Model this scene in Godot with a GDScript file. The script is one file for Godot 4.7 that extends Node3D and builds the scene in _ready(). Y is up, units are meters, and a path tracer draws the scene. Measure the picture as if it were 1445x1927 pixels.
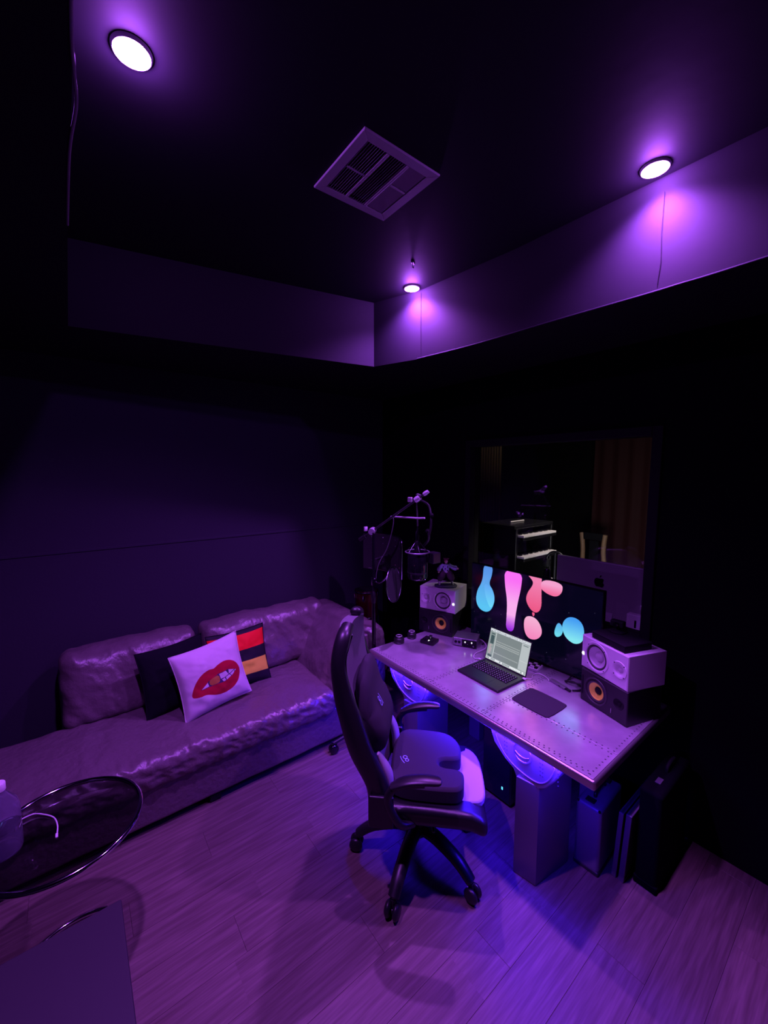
extends Node3D
# A small control room at night: purple ceiling lights, leather sofa, riveted metal desk.
# x runs from the side table towards the window wall, -z towards the sofa wall, y is up.

const LIGHT_PURPLE := Color(0.44, 0.092, 1.0)   # linear
const LED_BLUE := Color(0.035, 0.006, 1.0)        # linear

var taken := {}
var M := {}
var rng := RandomNumberGenerator.new()

# ------------------------------------------------------------------ geometry
class Geo:
	var v := PackedVector3Array()
	var n := PackedVector3Array()
	var uv := PackedVector2Array()
	var xf := Transform3D.IDENTITY

	func tri(a: Vector3, b: Vector3, c: Vector3, na: Vector3, nb: Vector3, nc: Vector3, ua := Vector2.ZERO, ub := Vector2.ZERO, uc := Vector2.ZERO) -> void:
		var f := (b - a).cross(c - a)
		if f.length_squared() < 1e-18:
			return
		if f.dot(na + nb + nc) > 0.0:
			var t := b
			b = c
			c = t
			t = nb
			nb = nc
			nc = t
			var s := ub
			ub = uc
			uc = s
		v.append(xf * a)
		v.append(xf * b)
		v.append(xf * c)
		n.append((xf.basis * na).normalized())
		n.append((xf.basis * nb).normalized())
		n.append((xf.basis * nc).normalized())
		uv.append(ua)
		uv.append(ub)
		uv.append(uc)

	func quad(a: Vector3, b: Vector3, c: Vector3, d: Vector3, nn: Vector3, u0 := Vector2(0, 0), u1 := Vector2(1, 0), u2 := Vector2(1, 1), u3 := Vector2(0, 1)) -> void:
		tri(a, b, c, nn, nn, nn, u0, u1, u2)
		tri(a, c, d, nn, nn, nn, u0, u2, u3)

	func quad4(a: Vector3, b: Vector3, c: Vector3, d: Vector3, na: Vector3, nb: Vector3, nc: Vector3, nd: Vector3, u0 := Vector2.ZERO, u1 := Vector2.ZERO, u2 := Vector2.ZERO, u3 := Vector2.ZERO) -> void:
		tri(a, b, c, na, nb, nc, u0, u1, u2)
		tri(a, c, d, na, nc, nd, u0, u2, u3)

	func box(c: Vector3, s: Vector3) -> void:
		rbox(c, s, 0.0, 0)

	# a box with rounded edges; k steps of rounding, more cells when div is given, wob displaces along the normal
	func rbox(c: Vector3, s: Vector3, r: float, k := 2, div := Vector3i(1, 1, 1), wob = null) -> void:
		var h := s * 0.5
		r = minf(r, minf(h.x, minf(h.y, h.z)) * 0.999)
		var lists := []
		for ax in 3:
			var l := PackedFloat32Array()
			if k == 0:
				l.append(-h[ax])
			else:
				for i in k + 1:
					l.append(-h[ax] + r * i / float(k))
			var inner := 2.0 * (h[ax] - r)
			for i in range(1, div[ax]):
				l.append(-h[ax] + r + inner * i / float(div[ax]))
			if k == 0:
				l.append(h[ax])
			else:
				for i in k + 1:
					l.append(h[ax] - r + r * i / float(k))
			lists.append(l)
		var inn := Vector3(h.x - r, h.y - r, h.z - r)
		for ax in 3:
			var a1 := (ax + 1) % 3
			var a2 := (ax + 2) % 3
			var l1: PackedFloat32Array = lists[a1]
			var l2: PackedFloat32Array = lists[a2]
			for sg in [-1.0, 1.0]:
				var ps := []
				var ns := []
				for i in l1.size():
					for j in l2.size():
						var p := Vector3.ZERO
						p[ax] = sg * h[ax]
						p[a1] = l1[i]
						p[a2] = l2[j]
						var nn := Vector3.ZERO
						if k == 0:
							nn[ax] = sg
						else:
							var q := p.clamp(-inn, inn)
							nn = (p - q).normalized()
							p = q + nn * r
						if wob != null:
							p = wob.call(p + c, nn) - c
						ps.append(p + c)
						ns.append(nn)
				var w := l2.size()
				for i in l1.size() - 1:
					for j in w - 1:
						var e := i * w + j
						var u0 := Vector2(float(i) / (l1.size() - 1), float(j) / (w - 1))
						var u2 := Vector2(float(i + 1) / (l1.size() - 1), float(j + 1) / (w - 1))
						quad4(ps[e], ps[e + w], ps[e + w + 1], ps[e + 1], ns[e], ns[e + w], ns[e + w + 1], ns[e + 1], u0, Vector2(u2.x, u0.y), u2, Vector2(u0.x, u2.y))

	# profile of (radius, height), listed upwards along the outside
	func lathe(prof: Array, seg := 24, o := Vector3.ZERO, up := Vector3.UP) -> void:
		var b := Geo.frame(up)
		var m := prof.size()
		var fn := []
		for i in m - 1:
			var d: Vector2 = prof[i + 1] - prof[i]
			fn.append(Vector2(d.y, -d.x).normalized())
		for i in m - 1:
			var n0: Vector2 = fn[i]
			var n1: Vector2 = fn[i]
			if i > 0 and fn[i - 1].dot(fn[i]) > 0.6:
				n0 = (fn[i - 1] + fn[i]).normalized()
			if i < m - 2 and fn[i + 1].dot(fn[i]) > 0.6:
				n1 = (fn[i + 1] + fn[i]).normalized()
			for s in seg:
				var a := TAU * s / seg
				var a2 := TAU * (s + 1) / seg
				var d1 := b.x * cos(a) + b.z * sin(a)
				var d2 := b.x * cos(a2) + b.z * sin(a2)
				var p: Vector2 = prof[i]
				var q: Vector2 = prof[i + 1]
				quad4(o + d1 * p.x + b.y * p.y, o + d2 * p.x + b.y * p.y, o + d2 * q.x + b.y * q.y, o + d1 * q.x + b.y * q.y,
					d1 * n0.x + b.y * n0.y, d2 * n0.x + b.y * n0.y, d2 * n1.x + b.y * n1.y, d1 * n1.x + b.y * n1.y)

	func cyl(a: Vector3, b: Vector3, r: float, seg := 16, bev := 0.0, r2 := -1.0) -> void:
		var l := a.distance_to(b)
		if r2 < 0.0:
			r2 = r
		var e := minf(bev, minf(r, l) * 0.45)
		if e > 0.0:
			lathe([Vector2(0, 0), Vector2(r - e, 0), Vector2(r, e), Vector2(r2, l - e), Vector2(r2 - e, l), Vector2(0, l)], seg, a, b - a)
		else:
			lathe([Vector2(0, 0), Vector2(r, 0), Vector2(r2, l), Vector2(0, l)], seg, a, b - a)

	static func frame(up: Vector3) -> Basis:
		var y := up.normalized()
		var x := y.cross(Vector3.BACK if absf(y.z) < 0.9 else Vector3.RIGHT).normalized()
		return Basis(x, y, x.cross(y))

	# a swept tube; rad one number or one per point; flat squashes it along the frame's second axis
	func tube(pts: Array, rad, sides := 10, closed := false, flat := 1.0, hint := Vector3.UP) -> void:
		var m := pts.size()
		var tang := []
		for i in m:
			var p: Vector3 = pts[(i - 1 + m) % m] if closed or i > 0 else pts[i]
			var q: Vector3 = pts[(i + 1) % m] if closed or i < m - 1 else pts[i]
			tang.append((q - p).normalized())
		var nx: Vector3 = hint - tang[0] * hint.dot(tang[0])
		if nx.length() < 0.01:
			nx = Geo.frame(tang[0]).x
		nx = nx.normalized()
		var rings := []
		var nrm := []
		for i in m:
			nx = (nx - tang[i] * nx.dot(tang[i])).normalized()
			var ny: Vector3 = tang[i].cross(nx)
			var r: float = rad[i] if rad is Array else rad
			var ring := []
			var rn := []
			for s in sides:
				var a := TAU * s / sides
				ring.append(pts[i] + nx * cos(a) * r * flat + ny * sin(a) * r)
				rn.append((nx * cos(a) / flat + ny * sin(a)).normalized())
			rings.append(ring)
			nrm.append(rn)
		for i in (m if closed else m - 1):
			var j := (i + 1) % m
			for s in sides:
				var t := (s + 1) % sides
				quad4(rings[i][s], rings[i][t], rings[j][t], rings[j][s], nrm[i][s], nrm[i][t], nrm[j][t], nrm[j][s])
		if not closed:
			for e in [0, m - 1]:
				var d: Vector3 = -tang[0] if e == 0 else tang[m - 1]
				var r0: float = rad[e] if rad is Array else rad
				for s in sides:
					var t := (s + 1) % sides
					var tip: Vector3 = pts[e] + d * r0 * 0.35
					tri(rings[e][s], rings[e][t], tip, (nrm[e][s] + d).normalized(), (nrm[e][t] + d).normalized(), d)

	# polygon in xy, extruded from z0 to z1 with a small bevel
	func prism(poly: Array, z0: float, z1: float, bev := 0.0, soft := 0.5) -> void:
		var m := poly.size()
		var area := 0.0
		for i in m:
			var a: Vector2 = poly[i]
			area += a.cross(poly[(i + 1) % m])
		var pts := poly.duplicate()
		if area < 0.0:
			pts.reverse()
		var en := []
		for i in m:
			var d: Vector2 = pts[(i + 1) % m] - pts[i]
			en.append(Vector2(d.y, -d.x).normalized())
		var ins := PackedVector2Array()
		for i in m:
			var a: Vector2 = en[(i - 1 + m) % m]
			var b: Vector2 = en[i]
			var bis := (a + b).normalized()
			ins.append(pts[i] - bis * bev / maxf(0.4, bis.dot(b)))
		for i in m:
			var j := (i + 1) % m
			var n0: Vector2 = en[i]
			var n1: Vector2 = en[i]
			if en[(i - 1 + m) % m].dot(en[i]) > soft:
				n0 = (en[(i - 1 + m) % m] + en[i]).normalized()
			if en[j].dot(en[i]) > soft:
				n1 = (en[j] + en[i]).normalized()
			var p: Vector2 = pts[i]
			var q: Vector2 = pts[j]
			var m0 := Vector3(n0.x, n0.y, 0)
			var m1 := Vector3(n1.x, n1.y, 0)
			quad4(Vector3(p.x, p.y, z0 + bev), Vector3(q.x, q.y, z0 + bev), Vector3(q.x, q.y, z1 - bev), Vector3(p.x, p.y, z1 - bev), m0, m1, m1, m0)
			if bev > 0.0:
				for e in [[z0, z0 + bev, -1.0], [z1, z1 - bev, 1.0]]:
					var k := Vector3(0, 0, e[2])
					quad4(Vector3(p.x, p.y, e[1]), Vector3(q.x, q.y, e[1]), Vector3(ins[j].x, ins[j].y, e[0]), Vector3(ins[i].x, ins[i].y, e[0]), (m0 + k * 0.5).normalized(), (m1 + k * 0.5).normalized(), (m1 * 0.5 + k).normalized(), (m0 * 0.5 + k).normalized())
		var idx := Geometry2D.triangulate_polygon(ins)
		for t in range(0, idx.size(), 3):
			var a := ins[idx[t]]
			var b := ins[idx[t + 1]]
			var c := ins[idx[t + 2]]
			for e in [[z0, -1.0], [z1, 1.0]]:
				var k := Vector3(0, 0, e[1])
				tri(Vector3(a.x, a.y, e[0]), Vector3(b.x, b.y, e[0]), Vector3(c.x, c.y, e[0]), k, k, k, a, b, c)

	# a sheet over u, v in 0..1, front side where d/du x d/dv * sgn points
	func surf(nu: int, nv: int, f: Callable, sgn := 1.0) -> void:
		var ps := []
		for i in nu + 1:
			for j in nv + 1:
				ps.append(f.call(float(i) / nu, float(j) / nv))
		var w := nv + 1
		var ns := []
		for i in nu + 1:
			for j in nv + 1:
				var du: Vector3 = ps[mini(i + 1, nu) * w + j] - ps[maxi(i - 1, 0) * w + j]
				var dv: Vector3 = ps[i * w + mini(j + 1, nv)] - ps[i * w + maxi(j - 1, 0)]
				var k := du.cross(dv) * sgn
				ns.append(k.normalized() if k.length() > 1e-12 else Vector3.UP)
		for i in nu:
			for j in nv:
				var e := i * w + j
				quad4(ps[e], ps[e + w], ps[e + w + 1], ps[e + 1], ns[e], ns[e + w], ns[e + w + 1], ns[e + 1],
					Vector2(float(i) / nu, float(j) / nv), Vector2(float(i + 1) / nu, float(j) / nv), Vector2(float(i + 1) / nu, float(j + 1) / nv), Vector2(float(i) / nu, float(j + 1) / nv))

	# one normal per place, averaged over the faces that meet there
	func smooth() -> void:
		var sum := {}
		for i in range(0, v.size(), 3):
			var f := -(v[i + 1] - v[i]).cross(v[i + 2] - v[i])
			for k in 3:
				var key := Vector3i((v[i + k] * 20000.0).round())
				sum[key] = sum.get(key, Vector3.ZERO) + f
		for i in v.size():
			var s: Vector3 = sum[Vector3i((v[i] * 20000.0).round())]
			if s.length() > 1e-14:
				n[i] = s.normalized()

	func mesh(mat: Material) -> ArrayMesh:
		var a := []
		a.resize(Mesh.ARRAY_MAX)
		a[Mesh.ARRAY_VERTEX] = v
		a[Mesh.ARRAY_NORMAL] = n
		a[Mesh.ARRAY_TEX_UV] = uv
		var am := ArrayMesh.new()
		am.add_surface_from_arrays(Mesh.PRIMITIVE_TRIANGLES, a)
		am.surface_set_material(0, mat)
		return am

# ------------------------------------------------------------------ objects
func numbered(called: String) -> String:
	var k: int = taken.get(called, -1) + 1
	taken[called] = k
	return called if k == 0 else "%s_%03d" % [called, k]

func tag(o: Node, label: String, category: String, group := "") -> Node:
	o.set_meta("label", label)
	o.set_meta("category", category)
	if group:
		o.set_meta("group", group)
	return o

func thing(called: String, label: String, category: String, at := Vector3.ZERO, turn := 0.0, group := "") -> Node3D:
	var o := Node3D.new()
	o.name = numbered(called)
	add_child(o)
	o.position = at
	o.rotation.y = turn
	tag(o, label, category, group)
	return o

func part(g: Geo, called: String, mat: Material, parent: Node = null, label := "") -> MeshInstance3D:
	var o := MeshInstance3D.new()
	o.mesh = g.mesh(mat)
	o.cast_shadow = GeometryInstance3D.SHADOW_CASTING_SETTING_ON
	if parent == null:
		o.name = numbered(called)
		add_child(o)
	else:
		o.name = called
		parent.add_child(o, true)
	if label:
		o.set_meta("label", label)
	return o

func struct(g: Geo, called: String, mat: Material) -> MeshInstance3D:
	var o := part(g, called, mat)
	o.set_meta("kind", "structure")
	return o

func box_part(called: String, c: Vector3, s: Vector3, r: float, mat: Material, parent: Node, label := "") -> MeshInstance3D:
	var g := Geo.new()
	g.rbox(c, s, r, 2)
	return part(g, called, mat, parent, label)

func tube_part(called: String, pts: Array, r, mat: Material, parent: Node, sides := 10) -> MeshInstance3D:
	var g := Geo.new()
	g.tube(pts, r, sides)
	return part(g, called, mat, parent)

func lathe_part(called: String, prof: Array, o: Vector3, up: Vector3, mat: Material, parent: Node, seg := 28) -> MeshInstance3D:
	var g := Geo.new()
	g.lathe(prof, seg, o, up)
	return part(g, called, mat, parent)

func curve(pts: Array, step := 8) -> Array:
	var out := []
	for i in pts.size() - 1:
		var p0: Vector3 = pts[maxi(i - 1, 0)]
		var p1: Vector3 = pts[i]
		var p2: Vector3 = pts[i + 1]
		var p3: Vector3 = pts[mini(i + 2, pts.size() - 1)]
		for s in step:
			out.append(p1.cubic_interpolate(p2, p0, p3, float(s) / step))
	out.append(pts[-1])
	return out

func v2(a: Array) -> Array:
	var out := []
	for i in range(0, a.size(), 2):
		out.append(Vector2(a[i], a[i + 1]))
	return out

# ------------------------------------------------------------------ materials
func lin(r: float, g: float, b: float) -> Color:
	return Color(r, g, b).linear_to_srgb()

func mat(called: String, c: Color, rough := 0.6, metal := 0.0, spec := 0.5) -> StandardMaterial3D:
	var m := StandardMaterial3D.new()
	m.resource_name = called
	m.albedo_color = c
	m.roughness = rough
	m.metallic = metal
	m.metallic_specular = spec
	M[called] = m
	return m

func glow(called: String, c: Color, e: float) -> StandardMaterial3D:
	var m := mat(called, Color(0.02, 0.02, 0.02), 0.4)
	m.emission_enabled = true
	m.emission = c
	m.emission_energy_multiplier = e
	return m

func noise_image(freq: float, oct: int, sd: int, size := 512, kind := FastNoiseLite.TYPE_SIMPLEX_SMOOTH) -> ImageTexture:
	var f := FastNoiseLite.new()
	f.seed = sd
	f.noise_type = kind
	f.frequency = freq
	f.fractal_octaves = oct
	var im := f.get_seamless_image(size, size)
	im.convert(Image.FORMAT_RGB8)
	return ImageTexture.create_from_image(im)

func tinted(freq: float, oct: int, sd: int, lo: Color, hi: Color, size := 256) -> ImageTexture:
	var f := FastNoiseLite.new()
	f.seed = sd
	f.frequency = freq
	f.fractal_octaves = oct
	var im := f.get_seamless_image(size, size)
	var out := Image.create(size, size, false, Image.FORMAT_RGB8)
	for y in size:
		for x in size:
			out.set_pixel(x, y, lo.lerp(hi, im.get_pixel(x, y).r))
	return ImageTexture.create_from_image(out)

func relief(m: StandardMaterial3D, tex: Texture2D, cm: float, scale: float, world := false) -> void:
	m.heightmap_enabled = true
	m.heightmap_texture = tex
	m.heightmap_scale = cm
	m.uv1_triplanar = true
	m.uv1_world_triplanar = world
	m.uv1_scale = Vector3.ONE * scale

func wood_image() -> ImageTexture:
	var w := 1024
	var h := 512
	var im := Image.create(w, h, false, Image.FORMAT_RGB8)
	var a := FastNoiseLite.new()
	a.seed = 4
	a.frequency = 1.0
	a.fractal_octaves = 3
	var b := FastNoiseLite.new()
	b.seed = 9
	b.frequency = 1.0
	b.fractal_octaves = 2
	var knots := []
	rng.seed = 12
	for i in 26:
		knots.append([rng.randf() * w, rng.randf() * h, rng.randf_range(12, 34), rng.randf_range(2.0, 5.0), rng.randf_range(0.25, 0.6)])
	var dark := lin(0.088, 0.060, 0.050)
	var pale := lin(0.185, 0.140, 0.118)
	for y in h:
		for x in w:
			var g := 0.55 + 0.5 * a.get_noise_2d(x * 0.006, y * 0.09) + 0.28 * b.get_noise_2d(x * 0.015 + 50.0, y * 0.35)
			im.set_pixel(x, y, dark.lerp(pale, clampf(g, 0.0, 1.0)))
	for k in knots:
		for dy in range(-int(k[3] * 3), int(k[3] * 3) + 1):
			for dx in range(-int(k[2] * 3), int(k[2] * 3) + 1):
				var e: float = exp(-(pow(dx / k[2], 2) + pow(dy / k[3], 2)) * 0.9) * k[4]
				if e > 0.02:
					var px := posmod(int(k[0]) + dx, w)
					var py := posmod(int(k[1]) + dy, h)
					im.set_pixel(px, py, im.get_pixel(px, py).lerp(lin(0.09, 0.05, 0.045), e))
	return ImageTexture.create_from_image(im)

# fills a polygon (in 0..1) row by row; col may be a Callable of (u, v)
func fill_poly(im: Image, poly: Array, col) -> void:
	var w := im.get_width()
	var h := im.get_height()
	var lo := 1e9
	var hi := -1e9
	for p in poly:
		lo = minf(lo, p.y)
		hi = maxf(hi, p.y)
	for y in range(maxi(0, int(lo * h)), mini(h - 1, int(hi * h)) + 1):
		var fy := (y + 0.5) / h
		var xs := []
		for i in poly.size():
			var p: Vector2 = poly[i]
			var q: Vector2 = poly[(i + 1) % poly.size()]
			if (p.y <= fy) != (q.y <= fy):
				xs.append(p.x + (q.x - p.x) * (fy - p.y) / (q.y - p.y))
		xs.sort()
		for i in range(0, xs.size() - 1, 2):
			var x0 := maxi(0, int(xs[i] * w))
			var x1 := mini(w, int(xs[i + 1] * w))
			if x1 <= x0:
				continue
			if col is Color:
				im.fill_rect(Rect2i(x0, y, x1 - x0, 1), col)
			else:
				for x in range(x0, x1):
					im.set_pixel(x, y, col.call((x + 0.5) / w, fy))

func rounder(a: Array, times := 2) -> Array:
	var p := a
	for t in times:
		var q := []
		for i in p.size():
			var s: Vector2 = p[i]
			var e: Vector2 = p[(i + 1) % p.size()]
			q.append(s.lerp(e, 0.25))
			q.append(s.lerp(e, 0.75))
		p = q
	return p

func materials() -> void:
	var fine := noise_image(0.05, 4, 3)
	var grain := noise_image(0.12, 3, 8, 512, FastNoiseLite.TYPE_CELLULAR)
	var crumple := noise_image(0.016, 5, 21)
	var m := mat("wall_paint", lin(0.034, 0.031, 0.050), 0.8, 0.0, 0.3)
	relief(m, fine, 0.05, 2.0, true)
	m = mat("ceiling_paint", lin(0.0095, 0.0085, 0.0125), 0.7, 0.0, 0.3)
	relief(m, crumple, 0.02, 1.2, true)
	mat("black_cloth_wall", lin(0.005, 0.005, 0.007), 0.95, 0.0, 0.15)
	mat("live_wall", lin(0.010, 0.009, 0.010), 0.9, 0.0, 0.2)
	mat("under_floor", lin(0.05, 0.04, 0.03), 0.9)
	m = mat("wood_floor", Color.WHITE, 0.5, 0.0, 0.4)
	m.albedo_texture = wood_image()
	m = mat("leather", lin(0.135, 0.105, 0.110), 0.36, 0.0, 0.6)
	relief(m, crumple, 0.35, 2.6)
	m = mat("black_leather", lin(0.011, 0.011, 0.013), 0.36, 0.0, 0.5)
	relief(m, grain, 0.02, 6.0)
	m = mat("white_leather", lin(0.40, 0.39, 0.41), 0.5)
	relief(m, grain, 0.015, 6.0)
	m = mat("grey_mesh_cloth", lin(0.13, 0.13, 0.14), 0.9, 0.0, 0.3)
	relief(m, grain, 0.03, 12.0)
	m = mat("foam_cover", lin(0.035, 0.033, 0.04), 0.85, 0.0, 0.35)
	relief(m, grain, 0.02, 14.0)
	mat("logo_print", lin(0.30, 0.42, 0.80), 0.6)
	m = mat("black_knit", lin(0.008, 0.008, 0.012), 0.95, 0.0, 0.2)
	relief(m, grain, 0.04, 14.0)
	m = mat("white_felt", lin(0.66, 0.62, 0.64), 0.95, 0.0, 0.2)
	relief(m, grain, 0.03, 14.0)
	mat("black_plastic", lin(0.012, 0.012, 0.014), 0.38)
	mat("matte_black", lin(0.007, 0.007, 0.009), 0.75, 0.0, 0.35)
	mat("gloss_black", lin(0.006, 0.006, 0.008), 0.12)
	mat("chrome", lin(0.78, 0.78, 0.80), 0.09, 1.0)
	mat("dark_chrome", lin(0.22, 0.22, 0.24), 0.2, 1.0)
	m = mat("aluminium", Color.WHITE, 0.22, 0.6)
	m.albedo_texture = tinted(0.010, 4, 31, lin(0.52, 0.51, 0.54), lin(0.74, 0.73, 0.77))
	m.uv1_triplanar = true
	m.uv1_scale = Vector3.ONE * 1.7
	mat("aluminium_edge", lin(0.52, 0.50, 0.50), 0.3, 0.85)
	m = mat("aluminium_leg", lin(0.36, 0.35, 0.36), 0.38, 0.6)
	mat("rivet_metal", lin(0.07, 0.07, 0.08), 0.45, 0.5)
	mat("anodised", lin(0.30, 0.30, 0.32), 0.35, 0.7)
	mat("white_plastic", lin(0.70, 0.68, 0.70), 0.45)
	mat("pale_cone", lin(0.58, 0.56, 0.58), 0.5)
	mat("grey_rubber", lin(0.03, 0.03, 0.032), 0.6)
	mat("kevlar_yellow", lin(0.92, 0.92, 0.07), 0.55)
	mat("vent_paint", lin(0.45, 0.43, 0.45), 0.5)
	mat("lamp_trim", lin(0.6, 0.58, 0.62), 0.5)
	mat("bright_metal", lin(0.72, 0.71, 0.74), 0.34, 0.65)
	mat("grey_cord", lin(0.06, 0.058, 0.065), 0.45)
	mat("leg_metal", lin(0.20, 0.19, 0.20), 0.34, 0.6)
	mat("lit_lip_hook_paint", lin(0.25, 0.24, 0.26), 0.4)
	mat("slat_wood", lin(0.58, 0.36, 0.17), 0.6)
	mat("red_curtain", lin(0.050, 0.005, 0.007), 0.8)
	mat("tan_wood", lin(0.5, 0.3, 0.16), 0.5)
	mat("piano_black", lin(0.01, 0.01, 0.012), 0.25)
	mat("ivory", lin(0.85, 0.82, 0.80), 0.35)
	mat("drum_red", lin(0.05, 0.004, 0.005), 0.2)
	mat("case_grey", lin(0.22, 0.22, 0.25), 0.38, 0.25)
	mat("case_dark", lin(0.03, 0.03, 0.035), 0.5)
	mat("frame_grey", lin(0.16, 0.15, 0.17), 0.45, 0.3)
	mat("cabinet_black", lin(0.016, 0.013, 0.018), 0.62)
	mat("computer_shell", lin(0.42, 0.41, 0.43), 0.4, 0.35)
	mat("blue_jacket", lin(0.36, 0.42, 0.58), 0.6)
	mat("dark_trousers", lin(0.06, 0.03, 0.05), 0.7)
	mat("skin_paint", lin(0.7, 0.45, 0.38), 0.6)
	mat("figurine_base", lin(0.10, 0.09, 0.16), 0.5)
	mat("plum_hair", lin(0.12, 0.03, 0.05), 0.5)
	mat("mesh_screen", lin(0.014, 0.013, 0.016), 0.85)
	mat("white_cable", lin(0.62, 0.60, 0.62), 0.5)
	m = mat("window_glass", Color(0, 0, 0, 0.02), 0.02)
	m.transparency = BaseMaterial3D.TRANSPARENCY_ALPHA
	m = mat("smoked_glass", Color(0, 0, 0, 0.45), 0.02)
	m.transparency = BaseMaterial3D.TRANSPARENCY_ALPHA
	m = mat("bottle_plastic", Color(0.92, 0.92, 1.0, 0.04), 0.05)
	m.refraction_enabled = true
	m.refraction_scale = 0.03
	m.transparency = BaseMaterial3D.TRANSPARENCY_ALPHA
	glow("lamp_lens", lin(0.75, 0.42, 1.0), 3.2)
	glow("led_diode", lin(0.35, 0.35, 1.0), 4.0)
	glow("white_led", lin(0.95, 0.95, 1.0), 2.0)
	glow("cyan_led", lin(0.1, 0.6, 0.9), 1.6)
	glow("screen_white", lin(0.9, 0.95, 1.0), 1.2)

# ------------------------------------------------------------------ the room
const WX := 2.62     # window wall
const WZ := -3.39    # sofa wall
const LX := -0.62
const NZ := 1.30
const CH := 3.22     # ceiling
const SB := 2.79     # underside of the dropped edge

func room() -> void:
	var g := Geo.new()
	g.box(Vector3((LX + WX) / 2, -0.06, (WZ + NZ) / 2), Vector3(WX - LX, 0.096, NZ - WZ))
	var floor_o := struct(g, "floor", M.under_floor)
	# planks along x
	rng.seed = 77
	var wid := 0.182
	var lng := 1.22
	var variants := []
	for k in 10:
		var p := Geo.new()
		var hx := lng / 2 - 0.0003
		var hz := wid / 2 - 0.0003
		var e := 0.0008
		var u0 := rng.randf()
		var v0 := rng.randf()
		var us := 0.42
		var vs := 0.13
		var top := [Vector3(-hx + e, 0, -hz + e), Vector3(hx - e, 0, -hz + e), Vector3(hx - e, 0, hz - e), Vector3(-hx + e, 0, hz - e)]
		var edge := [Vector3(-hx, -e, -hz), Vector3(hx, -e, -hz), Vector3(hx, -e, hz), Vector3(-hx, -e, hz)]
		var uvs := [Vector2(u0, v0), Vector2(u0 + us, v0), Vector2(u0 + us, v0 + vs), Vector2(u0, v0 + vs)]
		p.quad(top[0], top[1], top[2], top[3], Vector3.UP, uvs[0], uvs[1], uvs[2], uvs[3])
		for i in 4:
			var j := (i + 1) % 4
			var out: Vector3 = (edge[i] + edge[j]) * 0.5
			out = Vector3(out.x, 0, 0).normalized() if absf(out.x) > 0.01 else Vector3(0, 0, out.z).normalized()
			p.quad(top[i], top[j], edge[j], edge[i], (out + Vector3.UP).normalized(), uvs[i], uvs[j], uvs[j], uvs[i])
			var d := Vector3(0, -0.010, 0)
			p.quad(edge[i], edge[j], edge[j] + d, edge[i] + d, out, uvs[i], uvs[j], uvs[j], uvs[i])
		variants.append(p.mesh(M.wood_floor))
	var row := 0
	var z := WZ + wid / 2
	while z < NZ - 0.02:
		var x := LX - lng * (0.1 + 0.31 * (row % 3))
		while x < WX:
			var c := x + lng / 2
			if c + lng / 2 > LX and c - lng / 2 < WX:
				var o := MeshInstance3D.new()
				o.mesh = variants[rng.randi() % variants.size()]
				o.name = "plank"
				floor_o.add_child(o, true)
				o.position = Vector3(c, 0, z)
				if rng.randf() < 0.5:
					o.rotation.y = PI
			x += lng
		row += 1
		z += wid
	g = Geo.new()
	var hx0 := 1.043 - 0.143
	var hx1 := 1.043 + 0.143
	var hz0 := -1.394 - 0.143
	var hz1 := -1.394 + 0.143
	for e in [[LX - 0.12, hx0, WZ - 0.12, NZ + 0.12], [hx1, WX + 0.12, WZ - 0.12, NZ + 0.12], [hx0, hx1, WZ - 0.12, hz0], [hx0, hx1, hz1, NZ + 0.12]]:
		g.box(Vector3((e[0] + e[1]) / 2, CH + 0.06, (e[2] + e[3]) / 2), Vector3(e[1] - e[0], 0.12, e[3] - e[2]))
	struct(g, "ceiling", M.ceiling_paint)
	g = Geo.new()
	g.box(Vector3((LX + WX) / 2, CH / 2, WZ - 0.06), Vector3(WX - LX + 0.24, CH, 0.12))
	struct(g, "wall_far", M.wall_paint)
	g = Geo.new()
	g.box(Vector3(LX - 0.06, CH / 2, (WZ + NZ) / 2), Vector3(0.12, CH, NZ - WZ))
	struct(g, "wall_left", M.black_cloth_wall)
	g = Geo.new()
	g.box(Vector3((LX + WX) / 2, CH / 2, NZ + 0.06), Vector3(WX - LX + 0.24, CH, 0.12))
	struct(g, "wall_near", M.black_cloth_wall)
	# window wall with its opening
	g = Geo.new()
	var z0 := -2.245
	var z1 := -0.83
	var y0 := 1.02
	var y1 := 2.31
	g.box(Vector3(WX + 0.06, CH / 2, (WZ + z0) / 2), Vector3(0.12, CH, z0 - WZ))
	g.box(Vector3(WX + 0.06, CH / 2, (NZ + z1) / 2), Vector3(0.12, CH, NZ - z1))
	g.box(Vector3(WX + 0.06, y0 / 2, (z0 + z1) / 2), Vector3(0.12, y0, z1 - z0))
	g.box(Vector3(WX + 0.06, (CH + y1) / 2, (z0 + z1) / 2), Vector3(0.12, CH - y1, z1 - z0))
	struct(g, "wall_right", M.black_cloth_wall)
	var win := Node3D.new()
	win.name = "window_1"
	add_child(win)
	win.set_meta("kind", "structure")
	win.set_meta("label", "wide window to the next room in a black frame above the desk")
	var t := 0.055
	for e in [[z0 + t / 2, 0], [z1 - t / 2, 0], [y0 + t / 2, 1], [y1 - t / 2, 1]]:
		if e[1] == 0:
			box_part("window_frame", Vector3(WX + 0.045, (y0 + y1) / 2, e[0]), Vector3(0.13, y1 - y0, t), 0.006, M.matte_black, win)
		else:
			box_part("window_frame", Vector3(WX + 0.045, e[0], (z0 + z1) / 2), Vector3(0.13, t, z1 - z0 - 2 * t), 0.006, M.matte_black, win)
	g = Geo.new()
	g.box(Vector3(WX + 0.05, (y0 + y1) / 2, (z0 + z1) / 2), Vector3(0.008, y1 - y0 - 2 * t, z1 - z0 - 2 * t))
	part(g, "pane", M.window_glass, win)
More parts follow.
